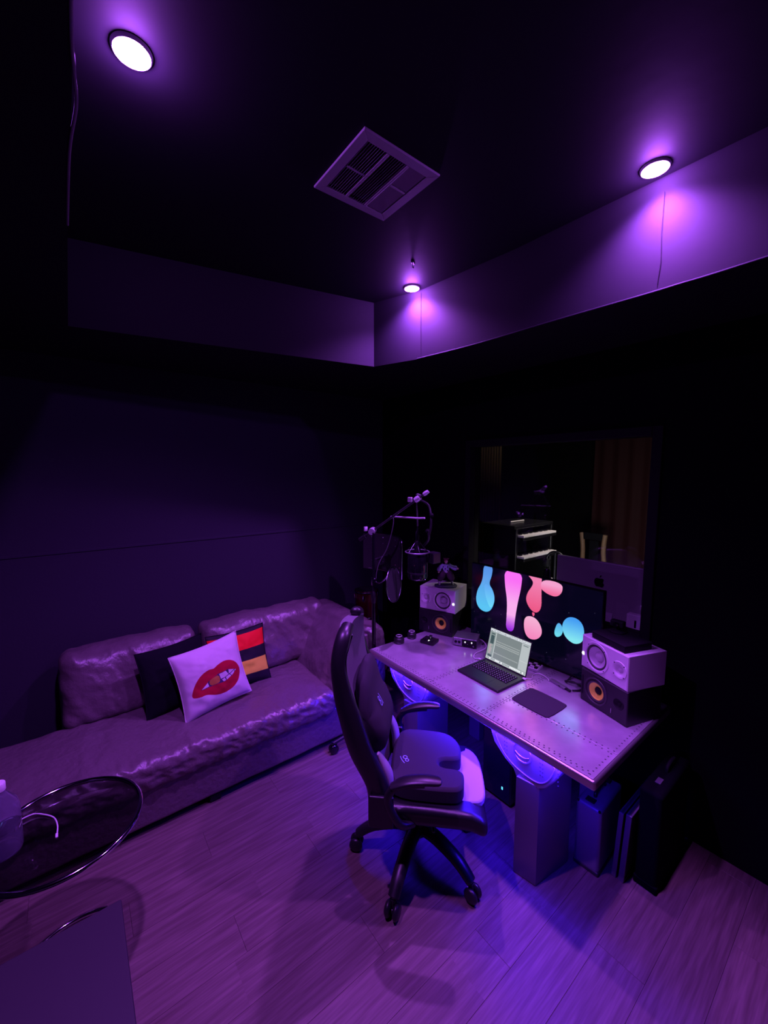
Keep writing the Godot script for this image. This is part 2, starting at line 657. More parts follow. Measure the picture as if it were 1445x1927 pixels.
	# dropped edge round the raised middle of the ceiling
	var edge := [Vector2(0.045, NZ), Vector2(0.05, -1.0), Vector2(0.041, -1.56), Vector2(0.04, -2.67), Vector2(0.925, -2.505), Vector2(1.74, -2.35), Vector2(1.862, -2.0), Vector2(1.925, -1.36), Vector2(1.94, -0.67), Vector2(1.948, -0.34), Vector2(1.955, NZ)]
	dropped("trim_1", [edge[0], edge[1], edge[2], edge[3], Vector2(LX, WZ), Vector2(LX, NZ)])
	dropped("trim_2", [edge[3], edge[4], edge[5], Vector2(WX, WZ), Vector2(LX, WZ)])
	dropped("trim_3", [edge[5], edge[6], edge[7], edge[8], edge[9], edge[10], Vector2(WX, NZ), Vector2(WX, WZ)])
	# seams and the ragged lower lip of the dropped edge
	seam("trim_4", [Vector3(1.86, CH - 0.02, -2.0), Vector3(1.858, 3.0, -2.0), Vector3(1.862, SB, -1.998)], 0.0012, M.ceiling_paint)
	seam("trim_5", [Vector3(1.935, CH - 0.06, -0.67), Vector3(1.934, 3.02, -0.672), Vector3(1.936, 2.9, -0.668), Vector3(1.938, SB + 0.02, -0.676)], 0.0012, M.ceiling_paint)
	seam("trim_6", curve([Vector3(0.046, SB, -0.3), Vector3(0.047, SB, -0.86), Vector3(0.052, SB - 0.003, -1.0), Vector3(0.056, SB, -1.09), Vector3(0.045, SB - 0.002, -1.25), Vector3(0.041, SB, -1.6)], 6), 0.0035, M.lit_lip_hook_paint)  # left lip: the light its edge catches is put into a paler colour
	seam("trim_7", curve([Vector3(1.85, SB, -2.02), Vector3(1.9, SB - 0.003, -1.6), Vector3(1.928, SB, -1.1), Vector3(1.934, SB - 0.006, -0.72), Vector3(1.930, SB - 0.008, -0.6), Vector3(1.944, SB - 0.004, -0.5), Vector3(1.945, SB, -0.2)], 8), 0.006, M.ceiling_paint)
	g = Geo.new()
	g.rbox(Vector3((LX + WX) / 2, 1.52, WZ + 0.001), Vector3(WX - LX, 0.020, 0.010), 0.0045, 3)
	struct(g, "trim_8", M.wall_paint)
	# next room, seen through the window
	g = Geo.new()
	g.box(Vector3(4.0, -0.05, -1.9), Vector3(2.52, 0.1, 5.0))
	struct(g, "floor_beyond", M.live_wall)
	g = Geo.new()
	g.box(Vector3(4.0, 2.95, -1.9), Vector3(2.52, 0.1, 5.0))
	struct(g, "ceiling_beyond", M.live_wall)
	g = Geo.new()
	g.box(Vector3(5.2, 1.45, -1.9), Vector3(0.12, 2.9, 5.0))
	struct(g, "wall_beyond", M.live_wall)
	for e in [[-4.4, "wall_beyond_left"], [0.6, "wall_beyond_right"]]:
		g = Geo.new()
		g.box(Vector3(3.94, 1.45, e[0]), Vector3(2.4, 2.9, 0.12))
		struct(g, e[1], M.live_wall)

func dropped(called: String, poly: Array) -> void:
	var g := Geo.new()
	g.xf = Transform3D(Basis(Vector3.RIGHT, Vector3.BACK, Vector3.DOWN), Vector3.ZERO)
	g.prism(poly, -CH, -SB, 0.0, 0.98)
	struct(g, called, M.ceiling_paint)

func seam(called: String, pts: Array, r: float, m: Material) -> void:
	var g := Geo.new()
	g.tube(pts, r, 6)
	struct(g, called, m)

func downlight(at: Vector3, label: String, e: float) -> void:
	var t := thing("ceiling_light", label, "light", at, 0.0, "round ceiling lights")
	lathe_part("trim_ring", v2([0.043, -0.001, 0.045, -0.008, 0.047, -0.009, 0.051, -0.005, 0.052, 0.0]), Vector3.ZERO, Vector3.UP, M.lamp_trim, t, 40)
	lathe_part("lens", v2([0.0, -0.0075, 0.03, -0.007, 0.044, -0.0055]), Vector3.ZERO, Vector3.UP, M.lamp_lens, t, 40)
	var l := SpotLight3D.new()
	l.name = "light"
	t.add_child(l)
	l.position = Vector3(0, -0.014, 0)
	l.rotation = Vector3(-PI / 2, 0, 0)
	l.spot_angle = 68.0
	l.spot_angle_attenuation = 0.9
	l.light_color = LIGHT_PURPLE.linear_to_srgb()
	l.light_energy = e
	l.light_size = 0.04
	l.spot_range = 9.0
	l.spot_attenuation = 2.0
	l.shadow_enabled = true
	# the bulging lens also spills a little light sideways
	var o := OmniLight3D.new()
	o.name = "side_light"
	t.add_child(o)
	o.position = Vector3(0, -0.018, 0)
	o.light_color = l.light_color
	o.light_energy = e * 0.075
	o.light_size = 0.035
	o.omni_range = 9.0
	o.omni_attenuation = 2.0
	o.shadow_enabled = true

func vent() -> void:
	var t := thing("ceiling_vent", "square grey metal vent grille set in the dark ceiling", "vent", Vector3(1.043, CH, -1.394))
	var h := 0.181
	var f := Geo.new()
	for k in 4:
		var b := Basis(Vector3.UP, k * PI / 2)
		var a: Array = v2([-h, -h, h, -h, h - 0.038, -h + 0.038, -h + 0.038, -h + 0.038])
		f.xf = Transform3D(b * Basis(Vector3.RIGHT, Vector3.BACK, Vector3.DOWN), Vector3.ZERO)
		f.prism(a, 0.0, 0.010, 0.002)
	part(f, "frame", M.vent_paint, t)
	var w := h - 0.038
	# sheet metal duct rising through the ceiling
	var du := Geo.new()
	for k in 4:
		du.xf = Transform3D(Basis(Vector3.UP, k * PI / 2), Vector3.ZERO)
		du.box(Vector3(0, 0.30, w - 0.0015), Vector3(2 * w, 0.58, 0.002))
	du.xf = Transform3D.IDENTITY
	du.box(Vector3(0, 0.591, 0), Vector3(2 * w, 0.002, 2 * w))
	part(du, "duct", M.vent_paint, t)
	var b1 := -0.048
	var b2 := 0.048
	for x in [b1, b2]:
		box_part("bar", Vector3(x, -0.006, 0), Vector3(0.012, 0.009, 2 * w), 0.002, M.vent_paint, t)
	box_part("bar", Vector3((-w + b1) / 2, -0.006, 0.0), Vector3(b1 + w - 0.012, 0.008, 0.010), 0.002, M.vent_paint, t)
	box_part("bar", Vector3((w + b2) / 2, -0.006, 0.02), Vector3(w - b2 - 0.012, 0.008, 0.010), 0.002, M.vent_paint, t)
	# louvres: angled blades, one set in each cell
	var cells := [[-w, b1 - 0.006, -w, -0.005, 48.0], [-w, b1 - 0.006, 0.005, w, 48.0], [b1 + 0.006, b2 - 0.006, -w, w, 48.0], [b2 + 0.006, w, -w, 0.015, -35.0], [b2 + 0.006, w, 0.025, w, -35.0]]
	for c in cells:
		var q := Geo.new()
		var x: float = c[0] + 0.006
		while x < c[1]:
			q.xf = Transform3D(Basis(Vector3.BACK, deg_to_rad(c[4])), Vector3(x, -0.005, (c[2] + c[3]) / 2))
			q.box(Vector3.ZERO, Vector3(0.009, 0.0012, c[3] - c[2]))
			x += 0.0105
		part(q, "louvre", M.vent_paint, t)

func ceiling_hook() -> void:
	var t := thing("ceiling_hook", "small metal hook screwed to the ceiling near the corner light", "hook", Vector3(1.595, CH, -1.785), 0.6)
	box_part("plate", Vector3(0, -0.002, 0), Vector3(0.03, 0.004, 0.016), 0.001, M.lit_lip_hook_paint, t)
	tube_part("hook", curve([Vector3(-0.008, -0.003, 0), Vector3(-0.008, -0.016, 0), Vector3(0.002, -0.026, 0), Vector3(0.014, -0.020, 0), Vector3(0.016, -0.012, 0)], 5), 0.0028, M.lit_lip_hook_paint, t, 8)

# ------------------------------------------------------------------ sofa and pillows
func sofa() -> void:
	var t := thing("leather_sofa", "long dark leather sofa with loose wrinkled cushions along the far wall", "sofa", Vector3(0.7, 0, -2.9))
	var fold := FastNoiseLite.new()
	fold.seed = 5
	fold.frequency = 3.2
	fold.fractal_octaves = 3
	var crease := FastNoiseLite.new()
	crease.seed = 15
	crease.frequency = 9.0
	crease.fractal_type = FastNoiseLite.FRACTAL_RIDGED
	crease.fractal_octaves = 2
	var o := t.position
	# base
	var g := Geo.new()
	g.rbox(Vector3((-0.58 + 1.88) / 2, 0.175, -2.905) - o, Vector3(2.46, 0.25, 0.87), 0.025, 3, Vector3i(30, 3, 4), func(p, n): return p + n * (0.004 * fold.get_noise_3dv(p * 2.0)))
	g.smooth()
	part(g, "base", M.leather, t)
	for x in [-0.5, 0.6, 1.8]:
		for z in [-2.52, -3.28]:
			box_part("foot", Vector3(x, 0.025, z) - o, Vector3(0.07, 0.05, 0.07), 0.008, M.matte_black, t)
	# seat cushion with a slack wrinkled front
	g = Geo.new()
	var seat := func(p, n):
		var front := smoothstep(-2.62, -2.44, p.z + o.z)
		var w := 0.010 * fold.get_noise_3dv(p * Vector3(1.2, 1.0, 1.2)) + 0.004 * crease.get_noise_3dv(p * Vector3(0.6, 0.5, 0.6))
		w += front * (0.010 * crease.get_noise_3d(p.x * 0.9 + p.y * 1.6, p.y * 0.5, p.x * 0.6) + 0.008 * fold.get_noise_3dv(p * Vector3(4.0, 1.4, 3.0)))
		var q: Vector3 = p + n * w
		q.y += 0.015 * (1.0 - pow((p.z + 0.1) / 0.5, 2.0)) * smoothstep(0.36, 0.46, p.y)
		return q
	g.rbox(Vector3(0.44, 0.362, -2.775) - o, Vector3(2.04, 0.17, 0.68), 0.05, 4, Vector3i(170, 10, 40), seat)
	g.smooth()
	part(g, "seat_cushion", M.leather, t)
	# back frame
	box_part("back_frame", Vector3(0.87, 0.52, -3.315) - o, Vector3(2.02, 0.5, 0.10), 0.03, M.leather, t)
	# back cushions
	for e in [[-0.13, 0.675, 1], [0.72, 1.76, 2]]:
		g = Geo.new()
		var c := Vector3((e[0] + e[1]) / 2, 0.668, -3.165)
		var half := Vector3((e[1] - e[0]) / 2, 0.225, 0.10)
		var sd: float = e[2] * 7.0
		var push := func(p, n):
			var q: Vector3 = p
			var y: float = (p.y + o.y - 0.45) / 0.45
			q.z += -0.12 * clampf(y, 0.0, 1.0) + 0.03
			var puff := (1.0 - pow(absf((p.x + o.x - c.x) / half.x), 4.0)) * (1.0 - pow(absf((p.y - c.y) / half.y), 4.0))
			q.z += 0.035 * puff * maxf(n.z, 0.0)
			q += n * (0.020 * fold.get_noise_3d(p.x * 1.1 + sd, p.y * 1.4 + p.x * 0.5, p.z) + 0.013 * crease.get_noise_3d(p.x * 0.42 + sd + p.y * 0.2, p.y * 0.22 + p.x * 0.15, 0.0) * maxf(n.z, 0.35))
			return q
		g.rbox(c - o, half * 2.0, 0.07, 4, Vector3i(80, 30, 6), push)
		g.smooth()
		part(g, "back_cushion", M.leather, t)
	# arm: a soft wedge at the desk end
	g = Geo.new()
	var arm := func(u, w):
		# u runs round the section, w along z
		var sec := [Vector2(1.42, 0.40), Vector2(1.47, 0.52), Vector2(1.58, 0.70), Vector2(1.70, 0.83), Vector2(1.80, 0.86), Vector2(1.875, 0.845), Vector2(1.895, 0.78), Vector2(1.90, 0.50), Vector2(1.90, 0.06)]
		var k: float = u * (sec.size() - 1)
		var i := mini(int(k), sec.size() - 2)
		var p: Vector2 = sec[i].cubic_interpolate(sec[i + 1], sec[maxi(i - 1, 0)], sec[mini(i + 2, sec.size() - 1)], k - i)
		var zz := lerpf(-3.34, -2.40, w)
		var ends := 1.0 - pow(absf(w * 2.0 - 1.0), 14.0)
		p = Vector2(1.72, 0.45).lerp(p, 0.90 + 0.10 * ends)
		var q := Vector3(p.x, p.y, zz)
		var nz := 0.014 * fold.get_noise_3dv(q * 1.6) + 0.022 * crease.get_noise_3d(q.x * 0.5 + 40.0, q.y * 1.6, q.z * 0.5) * smoothstep(-2.9, -2.5, zz)
		q += Vector3(-0.6, 0.7, 0.0) * nz
		return q - o
	g.surf(56, 60, arm, -1.0)
	# closing faces at both ends
	for w in [0.0, 1.0]:
		var mid := Vector3(1.72, 0.40, -3.345 if w == 0.0 else -2.385) - o
		for i in 56:
			var a: Vector3 = arm.call(i / 56.0, w)
			var b: Vector3 = arm.call((i + 1) / 56.0, w)
			for s in 5:
				var d := Vector3(0, 0, -1 if w == 0.0 else 1)
				var bulge := func(p: Vector3, f: float) -> Vector3:
					var r := p.lerp(mid, f)
					r += Vector3(0, 0, 0.012 * crease.get_noise_3d(r.x * 1.2, r.y * 1.6, 2.0)) * sin(f * PI)
					return r
				g.quad(bulge.call(a, s / 5.0), bulge.call(b, s / 5.0), bulge.call(b, (s + 1) / 5.0), bulge.call(a, (s + 1) / 5.0), d)
	g.smooth()
	part(g, "arm_cushion", M.leather, t)

func pillow(called: String, label: String, center: Vector3, w: float, h: float, thick: float, tilt: float, roll: float, yaw: float, front: Material, back: Material) -> void:
	var t := thing(called, label, "pillow", center)
	t.basis = Basis(Vector3.UP, yaw) * Basis(Vector3.RIGHT, tilt) * Basis(Vector3.BACK, roll)
	var f := FastNoiseLite.new()
	f.seed = int(center.x * 1000)
	f.frequency = 5.0
	var wr := FastNoiseLite.new()
	wr.seed = 3
	wr.frequency = 12.0
	for side in [1.0, -1.0]:
		var g := Geo.new()
		var fn := func(a, b):
			var u: float = a * 2.0 - 1.0
			var k: float = 1.0 - b * 2.0
			var x := w / 2 * u * (1.0 - 0.075 * (1.0 - k * k))
			var y := h / 2 * k * (1.0 - 0.075 * (1.0 - u * u))
			var z := pow(maxf((1.0 - pow(absf(u), 2.6)) * (1.0 - pow(absf(k), 2.6)), 0.0), 0.55)
			var zz: float = side * (thick / 2 * z + z * 0.012 * f.get_noise_2d(x * 1.5, y * 1.5) + z * 0.005 * wr.get_noise_2d(x, y * 2.0))
			return Vector3(x, y, zz)
		g.surf(30, 30, fn, -side)
		part(g, "front_cover" if side > 0 else "back_cover", front if side > 0 else back, t)
	var ring := []
	for e in 4:
		for i in 14:
			var s := i / 14.0 * 2.0 - 1.0
			var c: Vector2 = [Vector2(s, 1), Vector2(1, -s), Vector2(-s, -1), Vector2(-1, s)][e]
			ring.append(Vector3(w / 2 * c.x * (1.0 - 0.075 * (1.0 - c.y * c.y)), h / 2 * c.y * (1.0 - 0.075 * (1.0 - c.x * c.x)), 0))
	var gg := Geo.new()
	gg.tube(ring, 0.0035, 6, true)
	part(gg, "seam", back, t)

func lips_material() -> StandardMaterial3D:
	var im := Image.create(640, 640, false, Image.FORMAT_RGB8)
	im.fill(lin(0.66, 0.62, 0.64))
	var red := lin(0.42, 0.012, 0.035)
	var outer := rounder(v2([0.155, 0.66, 0.19, 0.56, 0.27, 0.455, 0.36, 0.40, 0.44, 0.385, 0.50, 0.405, 0.56, 0.37, 0.66, 0.355, 0.76, 0.39, 0.835, 0.47, 0.86, 0.56, 0.83, 0.66, 0.75, 0.745, 0.64, 0.79, 0.52, 0.785, 0.42, 0.745, 0.33, 0.69, 0.24, 0.69]), 3)
	var grow := func(a: Array) -> Array:
		return a.map(func(p): return Vector2(0.515, 0.55) + (p - Vector2(0.515, 0.56)) * 1.14)
	fill_poly(im, grow.call(outer), red)
	var white := lin(0.66, 0.62, 0.64)
	var gold := lin(0.46, 0.20, 0.05)
	var line := lin(0.06, 0.03, 0.10)
	var mouth := v2([0.28, 0.61, 0.40, 0.535, 0.55, 0.49, 0.68, 0.49, 0.80, 0.545, 0.72, 0.60, 0.60, 0.635, 0.50, 0.62, 0.40, 0.615])
	fill_poly(im, grow.call(mouth), line)
	for q in [[0.29, 0.607, 0.385, 0.548, 0.39, 0.605], [0.548, 0.50, 0.64, 0.495, 0.675, 0.56, 0.61, 0.575, 0.555, 0.575], [0.685, 0.497, 0.765, 0.53, 0.70, 0.557, 0.68, 0.555], [0.565, 0.59, 0.61, 0.583, 0.62, 0.625, 0.585, 0.628], [0.625, 0.58, 0.685, 0.57, 0.705, 0.60, 0.63, 0.625], [0.695, 0.57, 0.765, 0.54, 0.76, 0.572, 0.715, 0.598], [0.772, 0.535, 0.795, 0.546, 0.77, 0.562]]:
		fill_poly(im, grow.call(v2(q)), white)
	fill_poly(im, grow.call(rounder(v2([0.40, 0.54, 0.46, 0.515, 0.54, 0.505, 0.545, 0.60, 0.50, 0.615, 0.41, 0.61]), 1)), gold)
	var m := mat("lips_print", Color.WHITE, 0.95, 0.0, 0.2)
	m.albedo_texture = ImageTexture.create_from_image(im)
	return m

func stripe_material() -> StandardMaterial3D:
	var im := Image.create(256, 256, false, Image.FORMAT_RGB8)
	im.fill(lin(0.012, 0.012, 0.018))
	im.fill_rect(Rect2i(0, 18, 256, 74), lin(0.95, 0.015, 0.015))
	im.fill_rect(Rect2i(0, 146, 256, 66), lin(0.86, 0.84, 0.06))
	var m := mat("stripe_cloth", Color.WHITE, 0.75, 0.0, 0.4)
	m.albedo_texture = ImageTexture.create_from_image(im)
	return m

func pillows() -> void:
	pillow("throw_pillow", "white square pillow with a big red lips print and one gold tooth", Vector3(0.684, 0.672, -2.785), 0.455, 0.445, 0.15, -0.26, 0.12, 0.10, lips_material(), M.white_felt)
	pillow("throw_pillow", "pillow with red, black and mustard stripes behind the lips pillow", Vector3(0.922, 0.662, -2.955), 0.43, 0.42, 0.10, -0.30, 0.02, 0.0, stripe_material(), M.black_knit)
	pillow("throw_pillow", "plain black pillow leaning on the sofa beside the lips pillow", Vector3(0.490, 0.668, -2.945), 0.43, 0.44, 0.11, -0.30, 0.04, 0.15, M.black_knit, M.black_knit)

# ------------------------------------------------------------------ office chair
const CHAIR := Vector3(1.38, 0, -1.42)
const CHAIR_TURN := deg_to_rad(225.0)

func chair() -> void:
	var t := thing("office_chair", "black and white racing style office chair in front of the desk", "chair", CHAIR, CHAIR_TURN)
	var hub := Vector3(0.0, 0, 0.035)
	for a in [81.0, 153.0, 225.0, 297.0, 9.0]:
		var d := Vector3(cos(deg_to_rad(a)), 0, sin(deg_to_rad(a)))
		d = d.rotated(Vector3.UP, -CHAIR_TURN)
		var leg := Geo.new()
		leg.tube(curve([hub + d * 0.02 + Vector3(0, 0.185, 0), hub + d * 0.13 + Vector3(0, 0.18, 0), hub + d * 0.25 + Vector3(0, 0.145, 0), hub + d * 0.325 + Vector3(0, 0.09, 0)], 5), [0.040, 0.040, 0.039, 0.038, 0.037, 0.036, 0.036, 0.035, 0.034, 0.033, 0.033, 0.032, 0.031, 0.030, 0.029, 0.028], 12, false, 0.8)
		var lo := part(leg, "leg", M.black_plastic, t)
		var cas := Geo.new()
		var side := d.cross(Vector3.UP)
		var e := hub + d * 0.335
		for s in [-1.0, 1.0]:
			cas.cyl(e + side * s * 0.006 + Vector3(0, 0.036, 0), e + side * s * 0.034 + Vector3(0, 0.036, 0), 0.036, 20, 0.010)
		cas.cyl(e + Vector3(0, 0.031, 0) - side * 0.01, e + Vector3(0, 0.031, 0) + side * 0.01, 0.012, 10)
		cas.cyl(e + Vector3(0, 0.035, 0) - d * 0.01, e + Vector3(0, 0.085, 0) - d * 0.01, 0.014, 10)
		part(cas, "caster", M.black_plastic, lo)
	lathe_part("hub", v2([0, 0.145, 0.05, 0.145, 0.056, 0.16, 0.05, 0.215, 0.034, 0.235, 0, 0.235]), hub, Vector3.UP, M.black_plastic, t)
	lathe_part("gas_lift", v2([0, 0.22, 0.026, 0.22, 0.026, 0.31, 0.017, 0.315, 0.017, 0.40, 0, 0.40]), hub, Vector3.UP, M.black_plastic, t, 18)
	box_part("tilt_mechanism", Vector3(0, 0.39, 0.02), Vector3(0.16, 0.05, 0.28), 0.012, M.black_plastic, t)
	tube_part("tilt_lever", [Vector3(0.07, 0.385, -0.02), Vector3(0.2, 0.38, -0.04), Vector3(0.24, 0.375, -0.045)], 0.007, M.black_plastic, t)
	# seat: black shell, white front panel, black side rolls
	var g := Geo.new()
	var dip := func(p, n):
		var q: Vector3 = p
		q.y += 0.018 * pow(p.x / 0.25, 2.0) * (1.0 if n.y > 0.0 else 0.0)
		q.y -= 0.03 * smoothstep(-0.2, -0.3, p.z)
		return q
	g.rbox(Vector3(0, 0.432, -0.055), Vector3(0.51, 0.075, 0.48), 0.035, 3, Vector3i(10, 2, 10), dip)
	g.smooth()
	part(g, "seat", M.black_leather, t)
	g = Geo.new()
	g.xf = Transform3D(Basis(Vector3.RIGHT, Vector3.BACK, Vector3.DOWN), Vector3.ZERO)
	g.prism(rounder(v2([-0.235, 0.10, -0.245, -0.18, -0.20, -0.285, 0.0, -0.302, 0.15, -0.292, 0.165, -0.20, 0.165, 0.10]), 2), -0.478, -0.44, 0.008)
	part(g, "seat_panel", M.white_leather, t, "white leather seat panel")
	for s in [-1.0, 1.0]:
		g = Geo.new()
		g.tube(curve([Vector3(s * 0.225, 0.455, 0.16), Vector3(s * 0.228, 0.460, 0.0), Vector3(s * 0.222, 0.455, -0.15), Vector3(s * 0.19, 0.435, -0.255)], 5), [0.024, 0.025, 0.026, 0.027, 0.027, 0.027, 0.027, 0.027, 0.027, 0.026, 0.026, 0.025, 0.024, 0.022, 0.020, 0.016], 12)
		part(g, "side_roll", M.black_leather, t)
	# backrest: centre panel between two side bolsters
	var path := [Vector2(0.44, 0.215), Vector2(0.58, 0.225), Vector2(0.75, 0.295), Vector2(0.90, 0.335), Vector2(1.02, 0.372), Vector2(1.16, 0.395), Vector2(1.27, 0.38)]
	g = Geo.new()
	var shell := func(u, w, off, wid):
		var k: float = w * (path.size() - 1)
		var i := mini(int(k), path.size() - 2)
		var p: Vector2 = path[i].cubic_interpolate(path[i + 1], path[maxi(i - 1, 0)], path[mini(i + 2, path.size() - 1)], k - i)
		var narrow := 1.0 - 0.35 * smoothstep(0.86, 1.0, w)
		var s: float = u * 2.0 - 1.0
		return Vector3(s * wid * narrow, p.x + 0.012 * (1.0 - s * s) * smoothstep(0.85, 1.0, w), p.y + off + 0.03 * (1.0 - s * s))
	g.surf(10, 28, func(u, w): return shell.call(u, w, 0.03, 0.232), 1.0)
	g.surf(10, 28, func(u, w): return shell.call(u, w, -0.03, 0.232), -1.0)
	for e in [0.0, 1.0]:
		for i in 10:
			var a: Vector3 = shell.call(i / 10.0, e, 0.03, 0.232)
			var b: Vector3 = shell.call((i + 1) / 10.0, e, 0.03, 0.232)
			var c: Vector3 = shell.call((i + 1) / 10.0, e, -0.03, 0.232)
			var d: Vector3 = shell.call(i / 10.0, e, -0.03, 0.232)
			g.quad(a, b, c, d, Vector3.DOWN if e == 0.0 else Vector3.UP)
	part(g, "backrest", M.grey_mesh_cloth, t, "grey cloth centre of the backrest")
	for s in [-1.0, 1.0]:
		var pts := []
		var rad := []
		for i in path.size():
			var out: float = [0.205, 0.225, 0.245, 0.245, 0.235, 0.225, 0.18][i]
			pts.append(Vector3(s * out, path[i].x, path[i].y + 0.010 * smoothstep(0.7, 1.0, path[i].x)))
		pts.append(Vector3(s * 0.10, 1.298, 0.385))
		pts = curve(pts, 5)
		for i in pts.size():
			var k := float(i) / (pts.size() - 1)
			rad.append(lerpf(0.052, 0.056, smoothstep(0.0, 0.3, k)) * (1.0 - 0.34 * smoothstep(0.35, 0.75, k)) * (1.0 - 0.15 * smoothstep(0.8, 1.0, k)))
		g = Geo.new()
		g.tube(pts, rad, 14, false, 0.72, Vector3.RIGHT)
		part(g, "bolster", M.black_leather, t)
		# white inner wing low on the back
		g = Geo.new()
		g.tube(curve([Vector3(s * 0.16, 0.49, 0.180), Vector3(s * 0.168, 0.56, 0.172), Vector3(s * 0.175, 0.63, 0.190), Vector3(s * 0.18, 0.70, 0.225)], 5), [0.014, 0.022, 0.028, 0.032, 0.035, 0.037, 0.038, 0.038, 0.037, 0.035, 0.033, 0.030, 0.026, 0.022, 0.018, 0.012], 12, false, 0.6, Vector3.BACK)
		part(g, "side_wing", M.white_leather, t, "white leather wing beside the backrest")
		box_part("side_bracket", Vector3(s * 0.262, 0.47, 0.20), Vector3(0.022, 0.16, 0.12), 0.01, M.black_plastic, t)
		# armrest loop
		g = Geo.new()
		var ax: float = s * 0.295
		g.tube(curve([Vector3(s * 0.24, 0.41, 0.05), Vector3(s * 0.285, 0.44, 0.11), Vector3(ax, 0.55, 0.165), Vector3(ax, 0.625, 0.135), Vector3(ax, 0.650, 0.06), Vector3(ax, 0.660, 0.0)], 6), 0.019, 10)
		var ao := part(g, "armrest", M.black_plastic, t)
		g = Geo.new()
		g.tube(curve([Vector3(ax, 0.630, 0.15), Vector3(ax, 0.662, 0.08), Vector3(ax, 0.676, 0.0), Vector3(ax, 0.676, -0.075)], 6), [0.020, 0.024, 0.027, 0.030, 0.032, 0.033, 0.034, 0.034, 0.034, 0.034, 0.034, 0.034, 0.034, 0.033, 0.032, 0.031, 0.029, 0.026, 0.018], 12, false, 0.45)
		part(g, "arm_pad", M.black_leather, ao)

func logo(parent: Node, xf: Transform3D, s: float) -> void:
	# an eight-like double ring with an arc beside it, flat print
	var g := Geo.new()
	g.xf = xf
	for c in [[0.0, 0.55, 0.42], [0.0, -0.5, 0.5]]:
		var ring := []
		for i in 20:
			var a := TAU * i / 20
			ring.append(Vector3((c[0] + cos(a) * c[2] * 0.95) * s, (c[1] + sin(a) * c[2]) * s, 0))
		g.tube(ring, 0.10 * s, 6, true, 0.3, Vector3.BACK)
	var arc := []
	for i in 13:
		var a := lerpf(-1.0, 1.0, i / 12.0)
		arc.append(Vector3((0.95 + cos(a) * 0.32 - 0.2) * s, sin(a) * 1.45 * s, 0))
	g.tube(arc, 0.09 * s, 6, false, 0.3, Vector3.BACK)
	part(g, "logo", M.logo_print, parent, "pale blue printed logo")

func chair_pads() -> void:
	var t := thing("seat_cushion", "black U shaped foam cushion with a blue logo on the chair seat", "cushion", CHAIR + Vector3(0, 0.479, 0), CHAIR_TURN)
	var g := Geo.new()
	g.xf = Transform3D(Basis(Vector3.RIGHT, Vector3.BACK, Vector3.DOWN), Vector3.ZERO)
	var poly := rounder(v2([0.20, 0.155, 0.205, -0.10, 0.19, -0.185, 0.08, -0.195, 0.055, -0.17, 0.05, -0.07, -0.005, -0.07, -0.012, -0.165, -0.04, -0.19, -0.15, -0.185, -0.225, -0.13, -0.24, 0.0, -0.235, 0.15, -0.1, 0.175, 0.1, 0.175]), 2)
	g.prism(poly, -0.085, 0.0, 0.014)
	part(g, "foam", M.foam_cover, t)
	var b := Basis(Vector3(0, 0, 1), Vector3(-1, 0, 0), Vector3(0, 1, 0))
	b = Basis(Vector3.UP, 0.5) * Basis(Vector3(0, 0, -1), Vector3(-1, 0, 0), Vector3(0, 1, 0)) * Basis(Vector3.BACK, PI)
	logo(t, Transform3D(b, Vector3(0.02, 0.0855, 0.10)), 0.022)
	t = thing("lumbar_cushion", "thick black lumbar cushion with a blue logo strapped to the chair back", "cushion", CHAIR + Vector3(0, 0, 0).rotated(Vector3.UP, CHAIR_TURN) + Vector3(0, 0, 0.022).rotated(Vector3.UP, CHAIR_TURN), CHAIR_TURN)
	g = Geo.new()
	var sec := [Vector2(0.70, 0.300), Vector2(0.655, 0.235), Vector2(0.675, 0.175), Vector2(0.76, 0.150), Vector2(0.85, 0.185), Vector2(0.95, 0.235), Vector2(1.04, 0.255), Vector2(1.085, 0.285), Vector2(1.06, 0.325), Vector2(0.95, 0.325), Vector2(0.83, 0.308)]
	var ring := rounder(sec, 2)
	var rings := []
	var mid := Vector2(0.86, 0.255)
	for k in 13:
		var s := k / 12.0 * 2.0 - 1.0
		var f := pow(1.0 - pow(absf(s), 6.0), 0.35) if absf(s) < 1.0 else 0.0
		f = maxf(f, 0.45)
		var line := []
		for p in ring:
			var q: Vector2 = mid.lerp(p, f)
			line.append(Vector3(s * 0.185 + (1.0 - f) * 0.0, q.x - 0.03 * s * s * (1.0 if q.x > 0.9 else 0.3), q.y))
		rings.append(line)
	for k in 12:
		for i in ring.size():
			var j := (i + 1) % ring.size()
			var c := Vector3(0, mid.x, mid.y)
			var a: Vector3 = rings[k][i]
			var d := (a - Vector3(a.x, mid.x, mid.y)).normalized()
			g.quad(rings[k][i], rings[k][j], rings[k + 1][j], rings[k + 1][i], d)
	for e in [0, 12]:
		var c := Vector3(-0.185 if e == 0 else 0.185, mid.x, mid.y)
		for i in ring.size():
			var j := (i + 1) % ring.size()
			var d := Vector3(-1 if e == 0 else 1, 0, 0)
			g.tri(rings[e][i], rings[e][j], c, d, d, d)
	g.smooth()
	part(g, "foam", M.foam_cover, t)
	var nn := Vector3(0, 0.47, -0.88).normalized()
	var up := Vector3(0, 0.88, 0.47).normalized()
	logo(t, Transform3D(Basis(up.cross(nn), up, nn), Vector3(0.075, 0.905, 0.2065)), 0.024)

# ------------------------------------------------------------------ desk
const DX0 := 1.655
const DX1 := 2.56
const DZ0 := -2.31
const DZ1 := -0.69
const DH := 0.76

